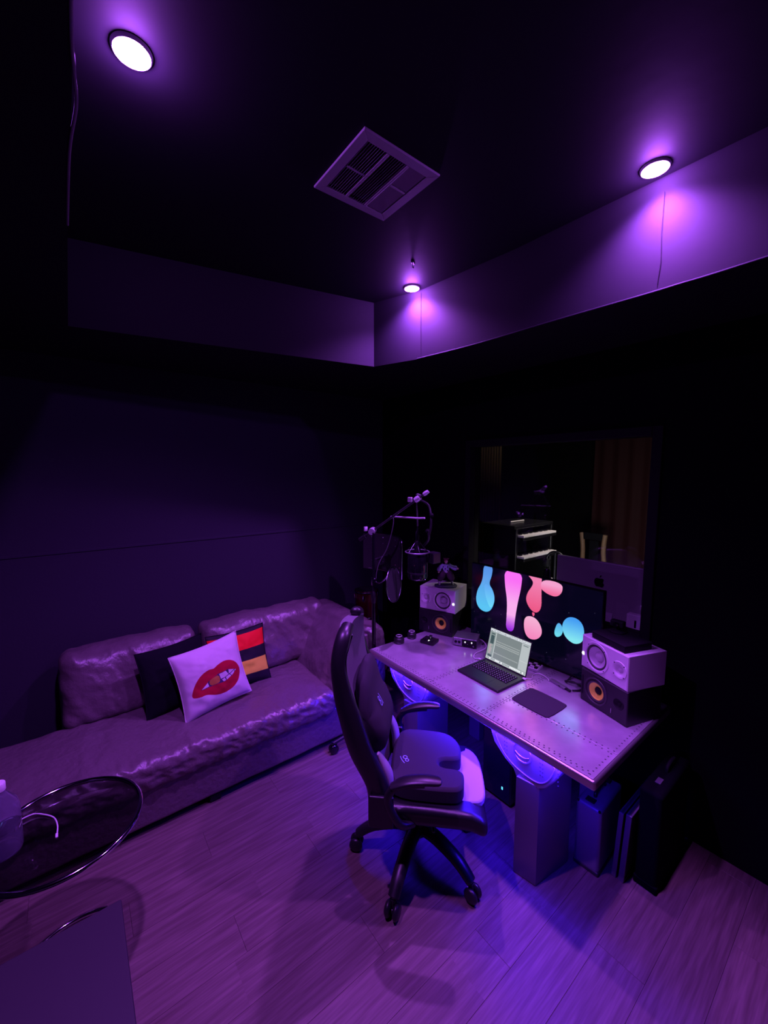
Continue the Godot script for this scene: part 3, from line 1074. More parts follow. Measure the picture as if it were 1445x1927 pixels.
func desk() -> void:
	var t := thing("metal_desk", "riveted aluminium desk with wing shaped legs under the window", "desk", Vector3(2.1, 0, -1.5))
	var o := t.position
	box_part("tabletop", Vector3((DX0 + DX1) / 2, DH - 0.0265, (DZ0 + DZ1) / 2) - o, Vector3(DX1 - DX0, 0.047, DZ1 - DZ0), 0.012, M.aluminium_edge, t)
	# sheet panels with open joints
	var zs := [DZ0 + 0.012, -1.70, -1.29, DZ1 - 0.012]
	for i in 3:
		var xs := [DX0 + 0.012, DX1 - 0.01]
		if i == 2:
			xs = [DX0 + 0.012, 1.905, DX1 - 0.01]
		for j in xs.size() - 1:
			var a := Vector3(xs[j], 0, zs[i])
			var b := Vector3(xs[j + 1], 0, zs[i + 1])
			box_part("sheet_panel", Vector3((a.x + b.x) / 2, DH - 0.0015, (a.z + b.z) / 2) - o, Vector3(b.x - a.x - 0.002, 0.003, b.z - a.z - 0.002), 0.001, M.aluminium, t)
	var rows := [[Vector3(DX0 + 0.03, DH, DZ0 + 0.04), Vector3(DX0 + 0.03, DH, DZ1 - 0.04), 60], [Vector3(DX0 + 0.044, DH, DZ0 + 0.05), Vector3(DX0 + 0.044, DH, DZ1 - 0.05), 60], [Vector3(DX0 + 0.03, DH, DZ1 - 0.035), Vector3(DX1 - 0.03, DH, DZ1 - 0.035), 30], [Vector3(1.905 - 0.012, DH, -1.27), Vector3(1.893, DH, DZ1 - 0.05), 20], [Vector3(1.905 + 0.012, DH, -1.26), Vector3(1.917, DH, DZ1 - 0.06), 20]]
	for z in [-1.70, -1.29]:
		for s in [-0.012, 0.012]:
			rows.append([Vector3(DX0 + 0.05, DH, z + s), Vector3(DX1 - 0.03, DH, z + s), 30])
	for r in rows:
		var g := Geo.new()
		for i in r[2]:
			var p: Vector3 = r[0].lerp(r[1], i / float(r[2] - 1)) - o
			g.lathe(v2([0.0042, -0.0004, 0.0037, 0.0008, 0.0020, 0.0015, 0.0, 0.0017]), 8, p)
		part(g, "rivet_row", M.rivet_metal, t).set_meta("kind", "stuff")
	# two legs: a column under a wing shaped rib
	for dz in [0.0, -0.866]:
		var g := Geo.new()
		# polygon in (z, y) extruded along x
		var wing := v2([-1.262, 0.712, -1.250, 0.665, -1.229, 0.620, -1.161, 0.566, -1.110, 0.540, -1.085, 0.495, -0.985, 0.505, -0.930, 0.545, -0.890, 0.605, -0.862, 0.665, -0.845, 0.712])
		var pl := []
		for p in wing:
			pl.append(Vector2(p.x + dz - o.z, p.y))
		g.xf = Transform3D(Basis(Vector3.BACK, Vector3.UP, Vector3.LEFT), Vector3.ZERO)
		g.prism(pl, -(2.42 - o.x), -(1.700 - o.x), 0.006, 0.75)
		var w := part(g, "wing", M.aluminium_leg, t)
		# raised border, port and rivets on the front face
		var inner := rounder(v2([-1.225, 0.70, -1.215, 0.655, -1.165, 0.592, -1.09, 0.555, -0.98, 0.545, -0.93, 0.575, -0.895, 0.64, -0.885, 0.70]), 2)
		var line := []
		for p in inner:
			line.append(Vector3(1.6985, p.y, p.x + dz) - o)
		g = Geo.new()
		g.tube(line, 0.0035, 6, true)
		part(g, "pressed_rim", M.aluminium_leg, w)
		g = Geo.new()
		var pc := Vector3(1.6995, 0.655, -1.06 + dz) - o
		var ring := []
		for i in 28:
			var a := TAU * i / 28
			ring.append(pc + Vector3(-0.001, sin(a) * 0.047, cos(a) * 0.05))
		g.tube(ring, 0.006, 8, true)
		var fin := []
		for i in 9:
			var a := lerpf(-0.9, 0.9, i / 8.0)
			fin.append(pc + Vector3(-0.002, -0.022 + a * a * 0.018, a * 0.044))
		g.tube(fin, 0.004, 6)
		part(g, "port_ring", M.aluminium_edge, w)
		lathe_part("port", v2([0.0, 0.0, 0.044, 0.0, 0.044, 0.002, 0.0, 0.002]), pc + Vector3(0.0015, 0, 0), Vector3.LEFT, M.anodised, w)
		g = Geo.new()
		for c in [-1.165, -1.152, -0.965, -0.952, -0.875]:
			for i in 6:
				var y := lerpf(0.60, 0.70, i / 5.0)
				g.lathe(v2([0.003, 0.0, 0.0025, 0.001, 0.0, 0.0016]), 7, Vector3(1.6995, y, c + dz + (0.70 - y) * 0.05) - o, Vector3.LEFT)
		part(g, "rivet_row", M.rivet_metal, w).set_meta("kind", "stuff")
		g = Geo.new()
		var col := v2([1.682 - o.x, -1.077 + dz - o.z, 1.702 - o.x, -0.963 + dz - o.z, 1.955 - o.x, -0.930 + dz - o.z, 1.955 - o.x, -1.10 + dz - o.z])
		g.xf = Transform3D(Basis(Vector3.RIGHT, Vector3.BACK, Vector3.DOWN), Vector3.ZERO)
		g.prism(col, -0.53, 0.0, 0.004, 0.5)
		part(g, "leg", M.leg_metal, t)
		box_part("rear_leg", Vector3(2.38, 0.35, -1.02 + dz) - o, Vector3(0.06, 0.70, 0.10), 0.006, M.aluminium_leg, t)

func led_strip() -> void:
	var t := thing("led_strip", "blue LED strip glowing under the front edge of the desk", "LED strip", Vector3(1.678, 0.7095, -1.5))
	box_part("tape", Vector3(0, -0.001, 0), Vector3(0.008, 0.0015, 1.56), 0.0003, M.white_plastic, t)
	var g := Geo.new()
	for i in 92:
		g.rbox(Vector3(0, -0.0027, -0.77 + i * 0.0169), Vector3(0.004, 0.0022, 0.004), 0.0006, 1)
	var o := part(g, "diodes", M.led_diode, t)
	o.set_meta("kind", "stuff")
	for k in 3:
		var l := AreaLight3D.new()
		l.name = "light"
		t.add_child(l, true)
		l.position = Vector3(0, -0.006, -0.52 + 0.52 * k)
		l.rotation = Vector3(-PI / 2, 0, 0)
		l.area_size = Vector2(0.010, 0.52)
		l.light_color = LED_BLUE.linear_to_srgb()
		l.light_energy = 1.15
		l.area_range = 5.0
		l.area_attenuation = 2.0
		l.shadow_enabled = true

# ------------------------------------------------------------------ speakers and desk gear
# a flat plate z = 0 with one round hole
func holed(g: Geo, x0: float, x1: float, y0: float, y1: float, c: Vector2, r: float) -> void:
	var n := 48
	var fit := func(a: float) -> Vector3:
		var d := Vector2(cos(a), sin(a))
		var k := 1e9
		if absf(d.x) > 1e-6:
			k = minf(k, ((x1 if d.x > 0 else x0) - c.x) / d.x)
		if absf(d.y) > 1e-6:
			k = minf(k, ((y1 if d.y > 0 else y0) - c.y) / d.y)
		return Vector3(c.x + d.x * k, c.y + d.y * k, 0)
	var ang := []
	for i in n:
		ang.append(TAU * i / n)
	for q in [Vector2(x0, y0), Vector2(x1, y0), Vector2(x1, y1), Vector2(x0, y1)]:
		ang.append(fposmod((q - c).angle(), TAU))
	ang.sort()
	for i in ang.size():
		var a: float = ang[i]
		var b: float = ang[(i + 1) % ang.size()]
		g.quad(Vector3(c.x + cos(a) * r, c.y + sin(a) * r, 0), Vector3(c.x + cos(b) * r, c.y + sin(b) * r, 0), fit.call(b), fit.call(a), Vector3.BACK)

func speaker_shell(g: Geo, w: float, h: float, d: float, split: float, c1: Vector2, r1: float, c2: Vector2, r2: float) -> void:
	var b := 0.004
	var lo := -w / 2 + b
	var hi := w / 2 - b
	if c1.x < c2.x:
		holed(g, lo, split, b, h - b, c1, r1)
		holed(g, split, hi, b, h - b, c2, r2)
	else:
		holed(g, lo, split, b, h - b, c2, r2)
		holed(g, split, hi, b, h - b, c1, r1)
	var f := [Vector3(lo, b, 0), Vector3(hi, b, 0), Vector3(hi, h - b, 0), Vector3(lo, h - b, 0)]
	var m := [Vector3(-w / 2, 0, -b), Vector3(w / 2, 0, -b), Vector3(w / 2, h, -b), Vector3(-w / 2, h, -b)]
	var k := [Vector3(-w / 2, 0, -d), Vector3(w / 2, 0, -d), Vector3(w / 2, h, -d), Vector3(-w / 2, h, -d)]
	var ns := [Vector3.DOWN, Vector3.RIGHT, Vector3.UP, Vector3.LEFT]
	for i in 4:
		var j := (i + 1) % 4
		g.quad(f[i], f[j], m[j], m[i], (ns[i] + Vector3.BACK).normalized())
		g.quad(m[i], m[j], k[j], k[i], ns[i])
	g.quad(k[0], k[1], k[2], k[3], Vector3.FORWARD)

func speaker_white(label: String, at: Vector3, face: Vector3, woofer: float) -> void:
	# at: middle of the front bottom edge; woofer: side of the woofer seen along +x
	var t := thing("monitor_speaker", label, "speaker", at)
	var zb := face.normalized()            # towards the listener
	t.basis = Basis(Vector3.UP.cross(zb), Vector3.UP, zb)
	var w := 0.305
	var h := 0.183
	var wc := Vector3(woofer * 0.048, h / 2, 0.0)
	var tc := Vector3(-woofer * 0.100, h / 2, 0.0)
	var g := Geo.new()
	speaker_shell(g, w, h, 0.25, -woofer * 0.040, Vector2(wc.x, wc.y), 0.068, Vector2(tc.x, tc.y), 0.030)
	part(g, "cabinet", M.white_plastic, t)
	lathe_part("woofer_rim", v2([0.084, 0.0, 0.082, 0.003, 0.072, 0.0035, 0.0685, 0.001, 0.068, -0.006]), wc, Vector3.BACK, M.white_plastic, t, 48)
	lathe_part("surround", v2([0.0685, -0.005, 0.065, 0.000, 0.061, 0.001, 0.056, -0.004]), wc, Vector3.BACK, M.grey_rubber, t, 48)
	lathe_part("cone", v2([0.058, -0.003, 0.045, -0.012, 0.024, -0.028]), wc, Vector3.BACK, M.pale_cone, t, 48)
	lathe_part("dust_cap", v2([0.027, -0.026, 0.025, -0.018, 0.016, -0.012, 0.0, -0.010]), wc, Vector3.BACK, M.pale_cone, t, 32)
	lathe_part("tweeter_plate", v2([0.046, 0.0, 0.044, 0.003, 0.031, 0.003, 0.022, -0.006, 0.016, -0.010]), tc, Vector3.BACK, M.white_plastic, t, 32)
	lathe_part("tweeter", v2([0.018, -0.010, 0.013, -0.005, 0.0, -0.003]), tc, Vector3.BACK, M.pale_cone, t, 24)
	g = Geo.new()
	for e in [[wc, 0.076], [tc, 0.042]]:
		for i in 4:
			var a := PI / 4 + i * PI / 2
			g.lathe(v2([0.0035, 0.0, 0.003, 0.0045, 0.0, 0.005]), 8, e[0] + Vector3(cos(a), sin(a), 0) * e[1], Vector3.BACK)
	part(g, "screws", M.grey_rubber, t).set_meta("kind", "stuff")
	lathe_part("power_led", v2([0.010, 0.0, 0.009, 0.003, 0.0, 0.0035]), Vector3(woofer * 0.139, h / 2 - 0.014, 0.0), Vector3.BACK, M.white_led, t, 16)

func speaker_black(label: String, at: Vector3, face: Vector3, woofer: float) -> void:
	var t := thing("studio_speaker", label, "speaker", at)
	var zb := face.normalized()
	t.basis = Basis(Vector3.UP.cross(zb), Vector3.UP, zb)
	var w := 0.29
	var h := 0.183
	var wc := Vector3(woofer * 0.045, h / 2, 0.0)
	var tc := Vector3(-woofer * 0.095, h / 2 + 0.006, 0.0)
	var g := Geo.new()
	speaker_shell(g, w, h, 0.245, -woofer * 0.045, Vector2(wc.x, wc.y), 0.064, Vector2(tc.x, tc.y), 0.026)
	part(g, "cabinet", M.black_plastic, t)
	lathe_part("woofer_rim", v2([0.074, 0.0, 0.072, 0.004, 0.066, 0.004, 0.062, -0.004, 0.054, 0.001, 0.046, -0.004]), wc, Vector3.BACK, M.grey_rubber, t, 48)
	lathe_part("cone", v2([0.048, -0.004, 0.034, -0.012, 0.018, -0.024]), wc, Vector3.BACK, M.kevlar_yellow, t, 48).set_meta("label", "yellow woven woofer cone")
	lathe_part("dust_cap", v2([0.021, -0.021, 0.017, -0.014, 0.0, -0.010]), wc, Vector3.BACK, M.matte_black, t, 24)
	lathe_part("tweeter", v2([0.030, 0.0, 0.028, 0.003, 0.020, -0.004, 0.012, -0.008, 0.008, -0.004, 0.0, -0.003]), tc, Vector3.BACK, M.matte_black, t, 28)
	box_part("port_slot", Vector3(woofer * 0.133, h / 2, 0.001), Vector3(0.010, 0.11, 0.002), 0.0009, M.matte_black, t)
	box_part("badge", Vector3(-woofer * 0.055, 0.040, 0.0015), Vector3(0.003, 0.028, 0.003), 0.0006, M.chrome, t)

func screen_image() -> ImageTexture:
	var im := Image.create(1024, 612, false, Image.FORMAT_RGB8)
	im.fill(lin(0.0012, 0.0010, 0.0075))
	rng.seed = 8
	for i in 46:
		var x := rng.randi_range(20, 1000)
		var y := rng.randi_range(120, 600)
		var s := rng.randi_range(1, 3)
		im.fill_rect(Rect2i(x, y, s, s), lin(0.3, 0.3, 0.45))
	var grad := func(c0: Color, c1: Color, y0: float, y1: float) -> Callable:
		return func(_u, v): return c0.lerp(c1, clampf((v - y0) / (y1 - y0), 0.0, 1.0))
	fill_poly(im, rounder(v2([0.11, -0.02, 0.198, -0.02, 0.191, 0.109, 0.164, 0.229, 0.204, 0.296, 0.225, 0.411, 0.199, 0.561, 0.146, 0.628, 0.074, 0.605, 0.041, 0.504, 0.054, 0.356, 0.089, 0.257, 0.107, 0.159]), 2), grad.call(lin(0.10, 0.28, 0.80), lin(0.10, 0.55, 0.90), 0.0, 0.55))
	fill_poly(im, rounder(v2([0.118, 0.24, 0.175, 0.25, 0.215, 0.36, 0.222, 0.45, 0.19, 0.56, 0.16, 0.50, 0.13, 0.38]), 2), grad.call(lin(0.12, 0.40, 0.92), lin(0.16, 0.72, 0.95), 0.25, 0.55))
	fill_poly(im, rounder(v2([0.300, -0.02, 0.452, -0.02, 0.445, 0.171, 0.42, 0.373, 0.403, 0.578, 0.394, 0.765, 0.326, 0.765, 0.331, 0.58, 0.332, 0.379, 0.308, 0.188]), 2), func(_u, v): return lin(0.95, 0.16, 0.90).lerp(lin(0.95, 0.42, 0.85), clampf((v - 0.1) / 0.3, 0, 1)).lerp(lin(0.30, 0.02, 0.70), clampf((v - 0.55) / 0.2, 0, 1)))
	var rose := grad.call(lin(0.88, 0.22, 0.45), lin(0.85, 0.10, 0.24), 0.05, 0.4)
	fill_poly(im, rounder(v2([0.482, -0.02, 0.600, -0.02, 0.600, 0.04, 0.601, 0.171, 0.607, 0.354, 0.57, 0.436, 0.521, 0.408, 0.483, 0.312, 0.493, 0.213, 0.535, 0.103, 0.535, 0.05]), 2), rose)
	fill_poly(im, rounder(v2([0.535, 0.43, 0.56, 0.435, 0.55, 0.485, 0.54, 0.47]), 1), rose)
	fill_poly(im, rounder(v2([0.605, 0.0, 0.745, 0.0, 0.75, 0.10, 0.712, 0.175, 0.649, 0.17, 0.588, 0.118]), 2), grad.call(lin(0.9, 0.36, 0.62), lin(0.9, 0.16, 0.36), 0.05, 0.15))
	fill_poly(im, rounder(v2([0.478, 0.52, 0.532, 0.48, 0.586, 0.511, 0.62, 0.618, 0.606, 0.71, 0.558, 0.77, 0.504, 0.765, 0.475, 0.668]), 2), grad.call(lin(0.92, 0.45, 0.68), lin(0.92, 0.24, 0.52), 0.5, 0.75))
	fill_poly(im, rounder(v2([0.727, 0.445, 0.765, 0.503, 0.758, 0.60, 0.718, 0.645, 0.700, 0.59]), 2), grad.call(lin(0.10, 0.42, 0.85), lin(0.16, 0.70, 0.85), 0.47, 0.6))
	fill_poly(im, rounder(v2([0.753, 0.466, 0.785, 0.37, 0.838, 0.345, 0.885, 0.385, 0.903, 0.477, 0.895, 0.595, 0.85, 0.65, 0.803, 0.632, 0.767, 0.575]), 2), grad.call(lin(0.06, 0.34, 0.90), lin(0.22, 0.78, 0.86), 0.38, 0.6))
	return ImageTexture.create_from_image(im)

func lit_screen(called: String, tex: Texture2D, e: float) -> StandardMaterial3D:
	var m := mat(called, Color(0.004, 0.004, 0.005), 0.12)
	m.emission_enabled = true
	m.emission = Color.BLACK
	m.emission_texture = tex
	m.emission_energy_multiplier = e
	return m

func television() -> void:
	var t := thing("flat_screen", "wide black flat screen showing pink and blue blobs behind the laptop", "monitor", Vector3(2.42, DH, -1.508))
	var y0 := 0.012
	var y1 := 0.597
	var hw := 0.4925
	box_part("case", Vector3(0.018, (y0 + y1) / 2, 0), Vector3(0.034, y1 - y0, 2 * hw), 0.006, M.gloss_black, t)
	var g := Geo.new()
	var b := 0.007
	g.quad(Vector3(-0.0005, y1 - b, -hw + b), Vector3(-0.0005, y1 - b, hw - b), Vector3(-0.0005, y0 + 0.012, hw - b), Vector3(-0.0005, y0 + 0.012, -hw + b), Vector3.LEFT)
	g.box(Vector3(0.0005, (y0 + y1) / 2, 0), Vector3(0.0015, y1 - y0 - 0.026, 2 * (hw - b) - 0.002))
	# only the front quad carries the picture: keep the slab's uv on a dark pixel
	for i in range(6, g.uv.size()):
		g.uv[i] = Vector2(0.99, 0.01)
	part(g, "screen", lit_screen("flat_screen_picture", screen_image(), 1.0), t)
	for z in [-0.33, 0.33]:
		var f := Geo.new()
		f.tube([Vector3(-0.06, 0.005, z), Vector3(0.018, 0.030, z), Vector3(0.09, 0.005, z)], 0.005, 8)
		part(f, "foot", M.black_plastic, t)
	var l := AreaLight3D.new()
	l.name = "light"
	t.add_child(l)
	l.position = Vector3(-0.004, 0.32, 0)
	l.rotation = Vector3(0, PI / 2, 0)
	l.area_size = Vector2(0.9, 0.5)
	l.light_color = lin(0.75, 0.30, 0.9)
	l.light_energy = 0.008
	l.area_range = 5.0
	l.area_attenuation = 2.0
	l.shadow_enabled = true

func laptop_image() -> ImageTexture:
	var im := Image.create(512, 330, false, Image.FORMAT_RGB8)
	im.fill(lin(0.22, 0.26, 0.27))
	rng.seed = 40
	im.fill_rect(Rect2i(0, 0, 512, 30), lin(0.62, 0.66, 0.72))
	for i in 60:
		im.fill_rect(Rect2i(rng.randi_range(10, 490), rng.randi_range(5, 26), rng.randi_range(3, 14), 4), [lin(0.95, 0.97, 1.0), lin(0.15, 0.18, 0.22)][rng.randi() % 2])
	im.fill_rect(Rect2i(0, 30, 84, 300), lin(0.30, 0.36, 0.36))
	im.fill_rect(Rect2i(22, 70, 46, 90), lin(0.06, 0.10, 0.11))
	im.fill_rect(Rect2i(22, 46, 46, 14), lin(0.08, 0.12, 0.13))
	for i in 9:
		im.fill_rect(Rect2i(20, 172 + i * 11, rng.randi_range(22, 40), 7), lin(0.55, 0.42, 0.44))
	im.fill_rect(Rect2i(20, 276, 50, 26), lin(0.07, 0.11, 0.12))
	im.fill_rect(Rect2i(84, 34, 6, 260), lin(0.75, 0.8, 0.8))
	for row in [[112, 8], [134, 10], [152, 10], [238, 8]]:
		for i in 34:
			im.fill_rect(Rect2i(98 + i * 9, row[0], 3, row[1]), lin(0.72, 0.76, 0.76))
	im.fill_rect(Rect2i(412, 34, 100, 262), lin(0.50, 0.55, 0.57))
	im.fill_rect(Rect2i(412, 206, 100, 3), lin(0.7, 0.72, 0.74))
	im.fill_rect(Rect2i(430, 44, 60, 12), lin(0.24, 0.28, 0.3))
	im.fill_rect(Rect2i(0, 300, 512, 30), lin(0.55, 0.6, 0.62))
	for i in 26:
		im.fill_rect(Rect2i(14 + i * 19, 306, 14, 16), [lin(0.95, 0.97, 1.0), lin(0.35, 0.4, 0.42)][rng.randi() % 2])
	return ImageTexture.create_from_image(im)

func laptop() -> void:
	var t := thing("laptop", "open black laptop showing a grey audio editing window on the desk", "laptop", Vector3(2.04, DH + 0.0005, -1.515))
	t.rotation.y = deg_to_rad(-2.5)
	var w := 0.328
	var d := 0.268
	box_part("base", Vector3(0, 0.0075, 0), Vector3(d, 0.013, w), 0.006, M.black_plastic, t)
	var kb := box_part("keyboard_well", Vector3(0.035, 0.0143, 0), Vector3(0.118, 0.0012, 0.275), 0.0005, M.matte_black, t)
	var key := Geo.new()
	key.rbox(Vector3.ZERO, Vector3(0.0155, 0.0022, 0.0160), 0.001, 1)
	var km := key.mesh(M.matte_black)
	var pr := Geo.new()
	for r in 6:
		for c in 14:
			var o := MeshInstance3D.new()
			o.mesh = km
			o.name = "key"
			kb.add_child(o, true)
			o.position = Vector3(0.035 - 0.048 + r * 0.0192, 0.0158, -0.127 + c * 0.01955)
			pr.quad(o.position + Vector3(-0.002, 0.0013, -0.0025), o.position + Vector3(-0.002, 0.0013, 0.0025), o.position + Vector3(0.002, 0.0013, 0.0025), o.position + Vector3(0.002, 0.0013, -0.0025), Vector3.UP)
	part(pr, "key_print", M.white_cable, kb)
	box_part("trackpad", Vector3(-0.080, 0.0142, 0), Vector3(0.085, 0.0008, 0.13), 0.0003, M.black_plastic, t)
	# lid
	var lid := Geo.new()
	var lean := Basis(Vector3.BACK, deg_to_rad(-15.0))
	lid.xf = Transform3D(lean, Vector3(d / 2 - 0.002, 0.012, 0))
	lid.rbox(Vector3(0.003, 0.112, 0), Vector3(0.005, 0.222, w), 0.0024, 2)
	var lo := part(lid, "lid", M.black_plastic, t)
	var s := Geo.new()
	s.xf = lid.xf
	var hw := w / 2 - 0.006
	s.quad(Vector3(0.0002, 0.217, -hw), Vector3(0.0002, 0.217, hw), Vector3(0.0002, 0.010, hw), Vector3(0.0002, 0.010, -hw), Vector3.LEFT)
	part(s, "screen", lit_screen("laptop_screen_picture", laptop_image(), 0.95), lo)
	var l := AreaLight3D.new()
	l.name = "light"
	t.add_child(l)
	l.transform = lid.xf * Transform3D(Basis(Vector3.UP, PI / 2), Vector3(-0.004, 0.112, 0))
	l.area_size = Vector2(0.3, 0.2)
	l.light_color = lin(0.85, 0.95, 1.0)
	l.light_energy = 0.004
	l.area_range = 4.0
	l.area_attenuation = 2.0
	l.shadow_enabled = true

func desk_things() -> void:
	# mouse pad
	var g := Geo.new()
	var t := thing("mouse_pad", "black mouse pad with rounded corners beside the laptop", "mouse pad", Vector3(2.008, DH + 0.0005, -1.16), deg_to_rad(-2.0))
	g.rbox(Vector3(0, 0.002, 0), Vector3(0.205, 0.003, 0.235), 0.0012, 1)
	g = Geo.new()
	g.xf = Transform3D(Basis(Vector3.RIGHT, Vector3.BACK, Vector3.DOWN), Vector3.ZERO)
	var a := 0.1025
	var b := 0.1175
	var c := 0.018
	g.prism(rounder(v2([-a + c, -b, a - c, -b, a, -b + c, a, b - c, a - c, b, -a + c, b, -a, b - c, -a, -b + c]), 1), -0.0035, 0.0, 0.001)
	part(g, "pad", M.foam_cover, t)
	g = Geo.new()
	var rim := []
	for p in rounder(v2([-a + c, -b, a - c, -b, a, -b + c, a, b - c, a - c, b, -a + c, b, -a, b - c, -a, -b + c]), 1):
		rim.append(Vector3(p.x, 0.002, p.y))
	g.tube(rim, 0.0014, 6, true)
	part(g, "stitched_edge", M.matte_black, t)
	# audio interface
	t = thing("audio_interface", "small silver audio interface with lit knobs beside the stacked speakers", "audio interface", Vector3(2.235, DH, -1.895))
	var fz := Vector3(-0.875, 0, 0.485).normalized()
	t.basis = Basis(Vector3.UP.cross(fz), Vector3.UP, fz)
	box_part("case", Vector3(0, 0.035, -0.065), Vector3(0.175, 0.06, 0.14), 0.005, M.anodised, t)
	box_part("front_plate", Vector3(0.032, 0.034, 0.006), Vector3(0.108, 0.05, 0.004), 0.001, M.matte_black, t)
	for x in [-0.068, -0.042]:
		lathe_part("jack", v2([0.0105, 0.0, 0.0105, 0.002, 0.0, 0.0015]), Vector3(x, 0.034, 0.005), Vector3.BACK, M.matte_black, t, 18)
	for k in [[0.004, 0.040, 0.007], [0.022, 0.032, 0.004], [0.052, 0.040, 0.006], [0.065, 0.022, 0.008]]:
		lathe_part("knob", v2([k[2], 0.0, k[2] * 0.92, 0.010, 0.0, 0.0105]), Vector3(k[0], k[1], 0.008), Vector3.BACK, M.dark_chrome, t, 16)
	for k in [[0.004, 0.046], [0.052, 0.047]]:
		lathe_part("ring_light", v2([0.005, 0.0, 0.0045, 0.0015, 0.0, 0.0016]), Vector3(k[0], k[1], 0.0185), Vector3.BACK, M.white_led, t, 12)
	for x in [-0.07, 0.07]:
		for z in [-0.015, -0.115]:
			lathe_part("foot", v2([0.0, 0.0, 0.008, 0.0, 0.008, 0.006, 0.0, 0.006]), Vector3(x, 0, z), Vector3.UP, M.matte_black, t, 10)
	# two round pucks
	for e in [[Vector3(1.900, DH, -2.255), "round black jar with a metal ring top at the desk corner", 0.040], [Vector3(2.035, DH, -2.262), "round black jar behind the corner one, next to the small controller", 0.036]]:
		var r: float = e[2]
		t = thing("round_jar", e[1], "jar", e[0], 0.0, "round black jars on the desk")
		lathe_part("body", v2([0, 0.0, r - 0.004, 0.0, r, 0.004, r, 0.032, r - 0.006, 0.042, 0.026, 0.045]), Vector3.ZERO, Vector3.UP, M.black_plastic, t)
		lathe_part("lid", v2([0.026, 0.044, 0.026, 0.052, 0.024, 0.054, 0.019, 0.052, 0.0, 0.050]), Vector3.ZERO, Vector3.UP, M.matte_black, t)
		var ring := []
		for i in 28:
			ring.append(Vector3(cos(TAU * i / 28) * 0.022, 0.0535, sin(TAU * i / 28) * 0.022))
		g = Geo.new()
		g.tube(ring, 0.0034, 8, true)
		part(g, "metal_ring", M.bright_metal, t)
	# small controller
	t = thing("desk_controller", "small black controller with a blue knob and a lit button", "controller", Vector3(2.085, DH, -2.115), deg_to_rad(18))
	box_part("case", Vector3(0, 0.0145, 0), Vector3(0.10, 0.024, 0.11), 0.004, M.black_plastic, t)
	lathe_part("knob", v2([0.0, 0.026, 0.013, 0.026, 0.012, 0.050, 0.0, 0.051]), Vector3(0.012, 0, 0.005), Vector3.UP, M.dark_chrome, t, 20)
	lathe_part("lit_button", v2([0.006, 0.026, 0.006, 0.031, 0.0, 0.032]), Vector3(-0.032, 0, 0.012), Vector3.UP, M.white_led, t, 14)
	for k in 5:
		for j in 2:
			if not (k == 2 and j == 0):
				box_part("button", Vector3(-0.036 + j * 0.02, 0.0275, -0.042 + k * 0.02), Vector3(0.012, 0.005, 0.012), 0.0015, M.matte_black, t)
	# keypad behind the laptop
	t = thing("keypad", "small white keypad between the laptop and the flat screen", "keypad", Vector3(2.345, DH, -1.40), deg_to_rad(8))
	box_part("case", Vector3(0, 0.010, 0), Vector3(0.095, 0.018, 0.085), 0.004, M.white_plastic, t)
	for i in 3:
		for j in 3:
			box_part("key", Vector3(-0.028 + i * 0.028, 0.023, -0.026 + j * 0.026), Vector3(0.021, 0.010, 0.020), 0.003, M.matte_black if (i + j) % 2 == 0 else M.white_plastic, t)
	# hub on its cable
	t = thing("usb_hub", "slim silver hub on the desk near the black speaker", "hub", Vector3(2.27, DH, -1.19), deg_to_rad(-14))
	box_part("case", Vector3(0, 0.0075, 0), Vector3(0.028, 0.013, 0.115), 0.004, M.anodised, t)
	box_part("port", Vector3(-0.0145, 0.0075, 0.02), Vector3(0.001, 0.005, 0.013), 0.0, M.matte_black, t)
	box_part("plug", Vector3(0, 0.0075, 0.074), Vector3(0.016, 0.010, 0.032), 0.002, M.black_plastic, t)
	var cab := thing("charging_cable", "white cable from the laptop to the slim hub", "cable", Vector3(2.15, DH, -1.33))
	var co := cab.position
	tube_part("wire", curve([Vector3(2.165, 0.772, -1.345) - co, Vector3(2.20, 0.766, -1.325) - co, Vector3(2.245, 0.766, -1.345) - co, Vector3(2.285, 0.772, -1.33) - co, Vector3(2.28, 0.770, -1.27) - co, Vector3(2.258, 0.768, -1.245) - co], 6), 0.0022, M.white_cable, cab, 8)
	box_part("plug", Vector3(2.155, 0.7715, -1.348) - co, Vector3(0.020, 0.008, 0.022), 0.003, M.white_plastic, cab)
	cab = thing("interface_cable", "white cable looping from the audio interface to the laptop", "cable", Vector3(2.2, DH, -1.8))
	co = cab.position
	tube_part("wire", curve([Vector3(2.350, 0.790, -1.950) - co, Vector3(2.385, 0.785, -1.86) - co, Vector3(2.32, 0.778, -1.77) - co, Vector3(2.20, 0.766, -1.77) - co, Vector3(2.14, 0.766, -1.73) - co, Vector3(2.15, 0.771, -1.700) - co], 7), 0.0028, M.white_cable, cab, 8)
	box_part("plug", Vector3(2.15, 0.772, -1.690) - co, Vector3(0.012, 0.008, 0.020), 0.003, M.white_plastic, cab)
	cab = thing("power_cable", "thick black cable looped beside the black speaker on the desk", "cable", Vector3(2.33, DH, -1.12))
	co = cab.position
	tube_part("wire", curve([Vector3(2.36, 0.80, -1.045) - co, Vector3(2.33, 0.785, -1.11) - co, Vector3(2.335, 0.768, -1.18) - co, Vector3(2.365, 0.768, -1.15) - co, Vector3(2.345, 0.768, -1.08) - co, Vector3(2.30, 0.768, -1.075) - co, Vector3(2.265, 0.768, -1.10) - co], 6), 0.005, M.black_plastic, cab, 8)
	# black box on the right white speaker, small camera on it
	t = thing("black_box", "flat black box lying on top of the white speaker", "box", Vector3(2.285, DH + 0.186 + 0.1835, -0.865))
	var zb := Vector3(-0.93, 0, -0.36).normalized()
	t.basis = Basis(Vector3.UP.cross(zb), Vector3.UP, zb)
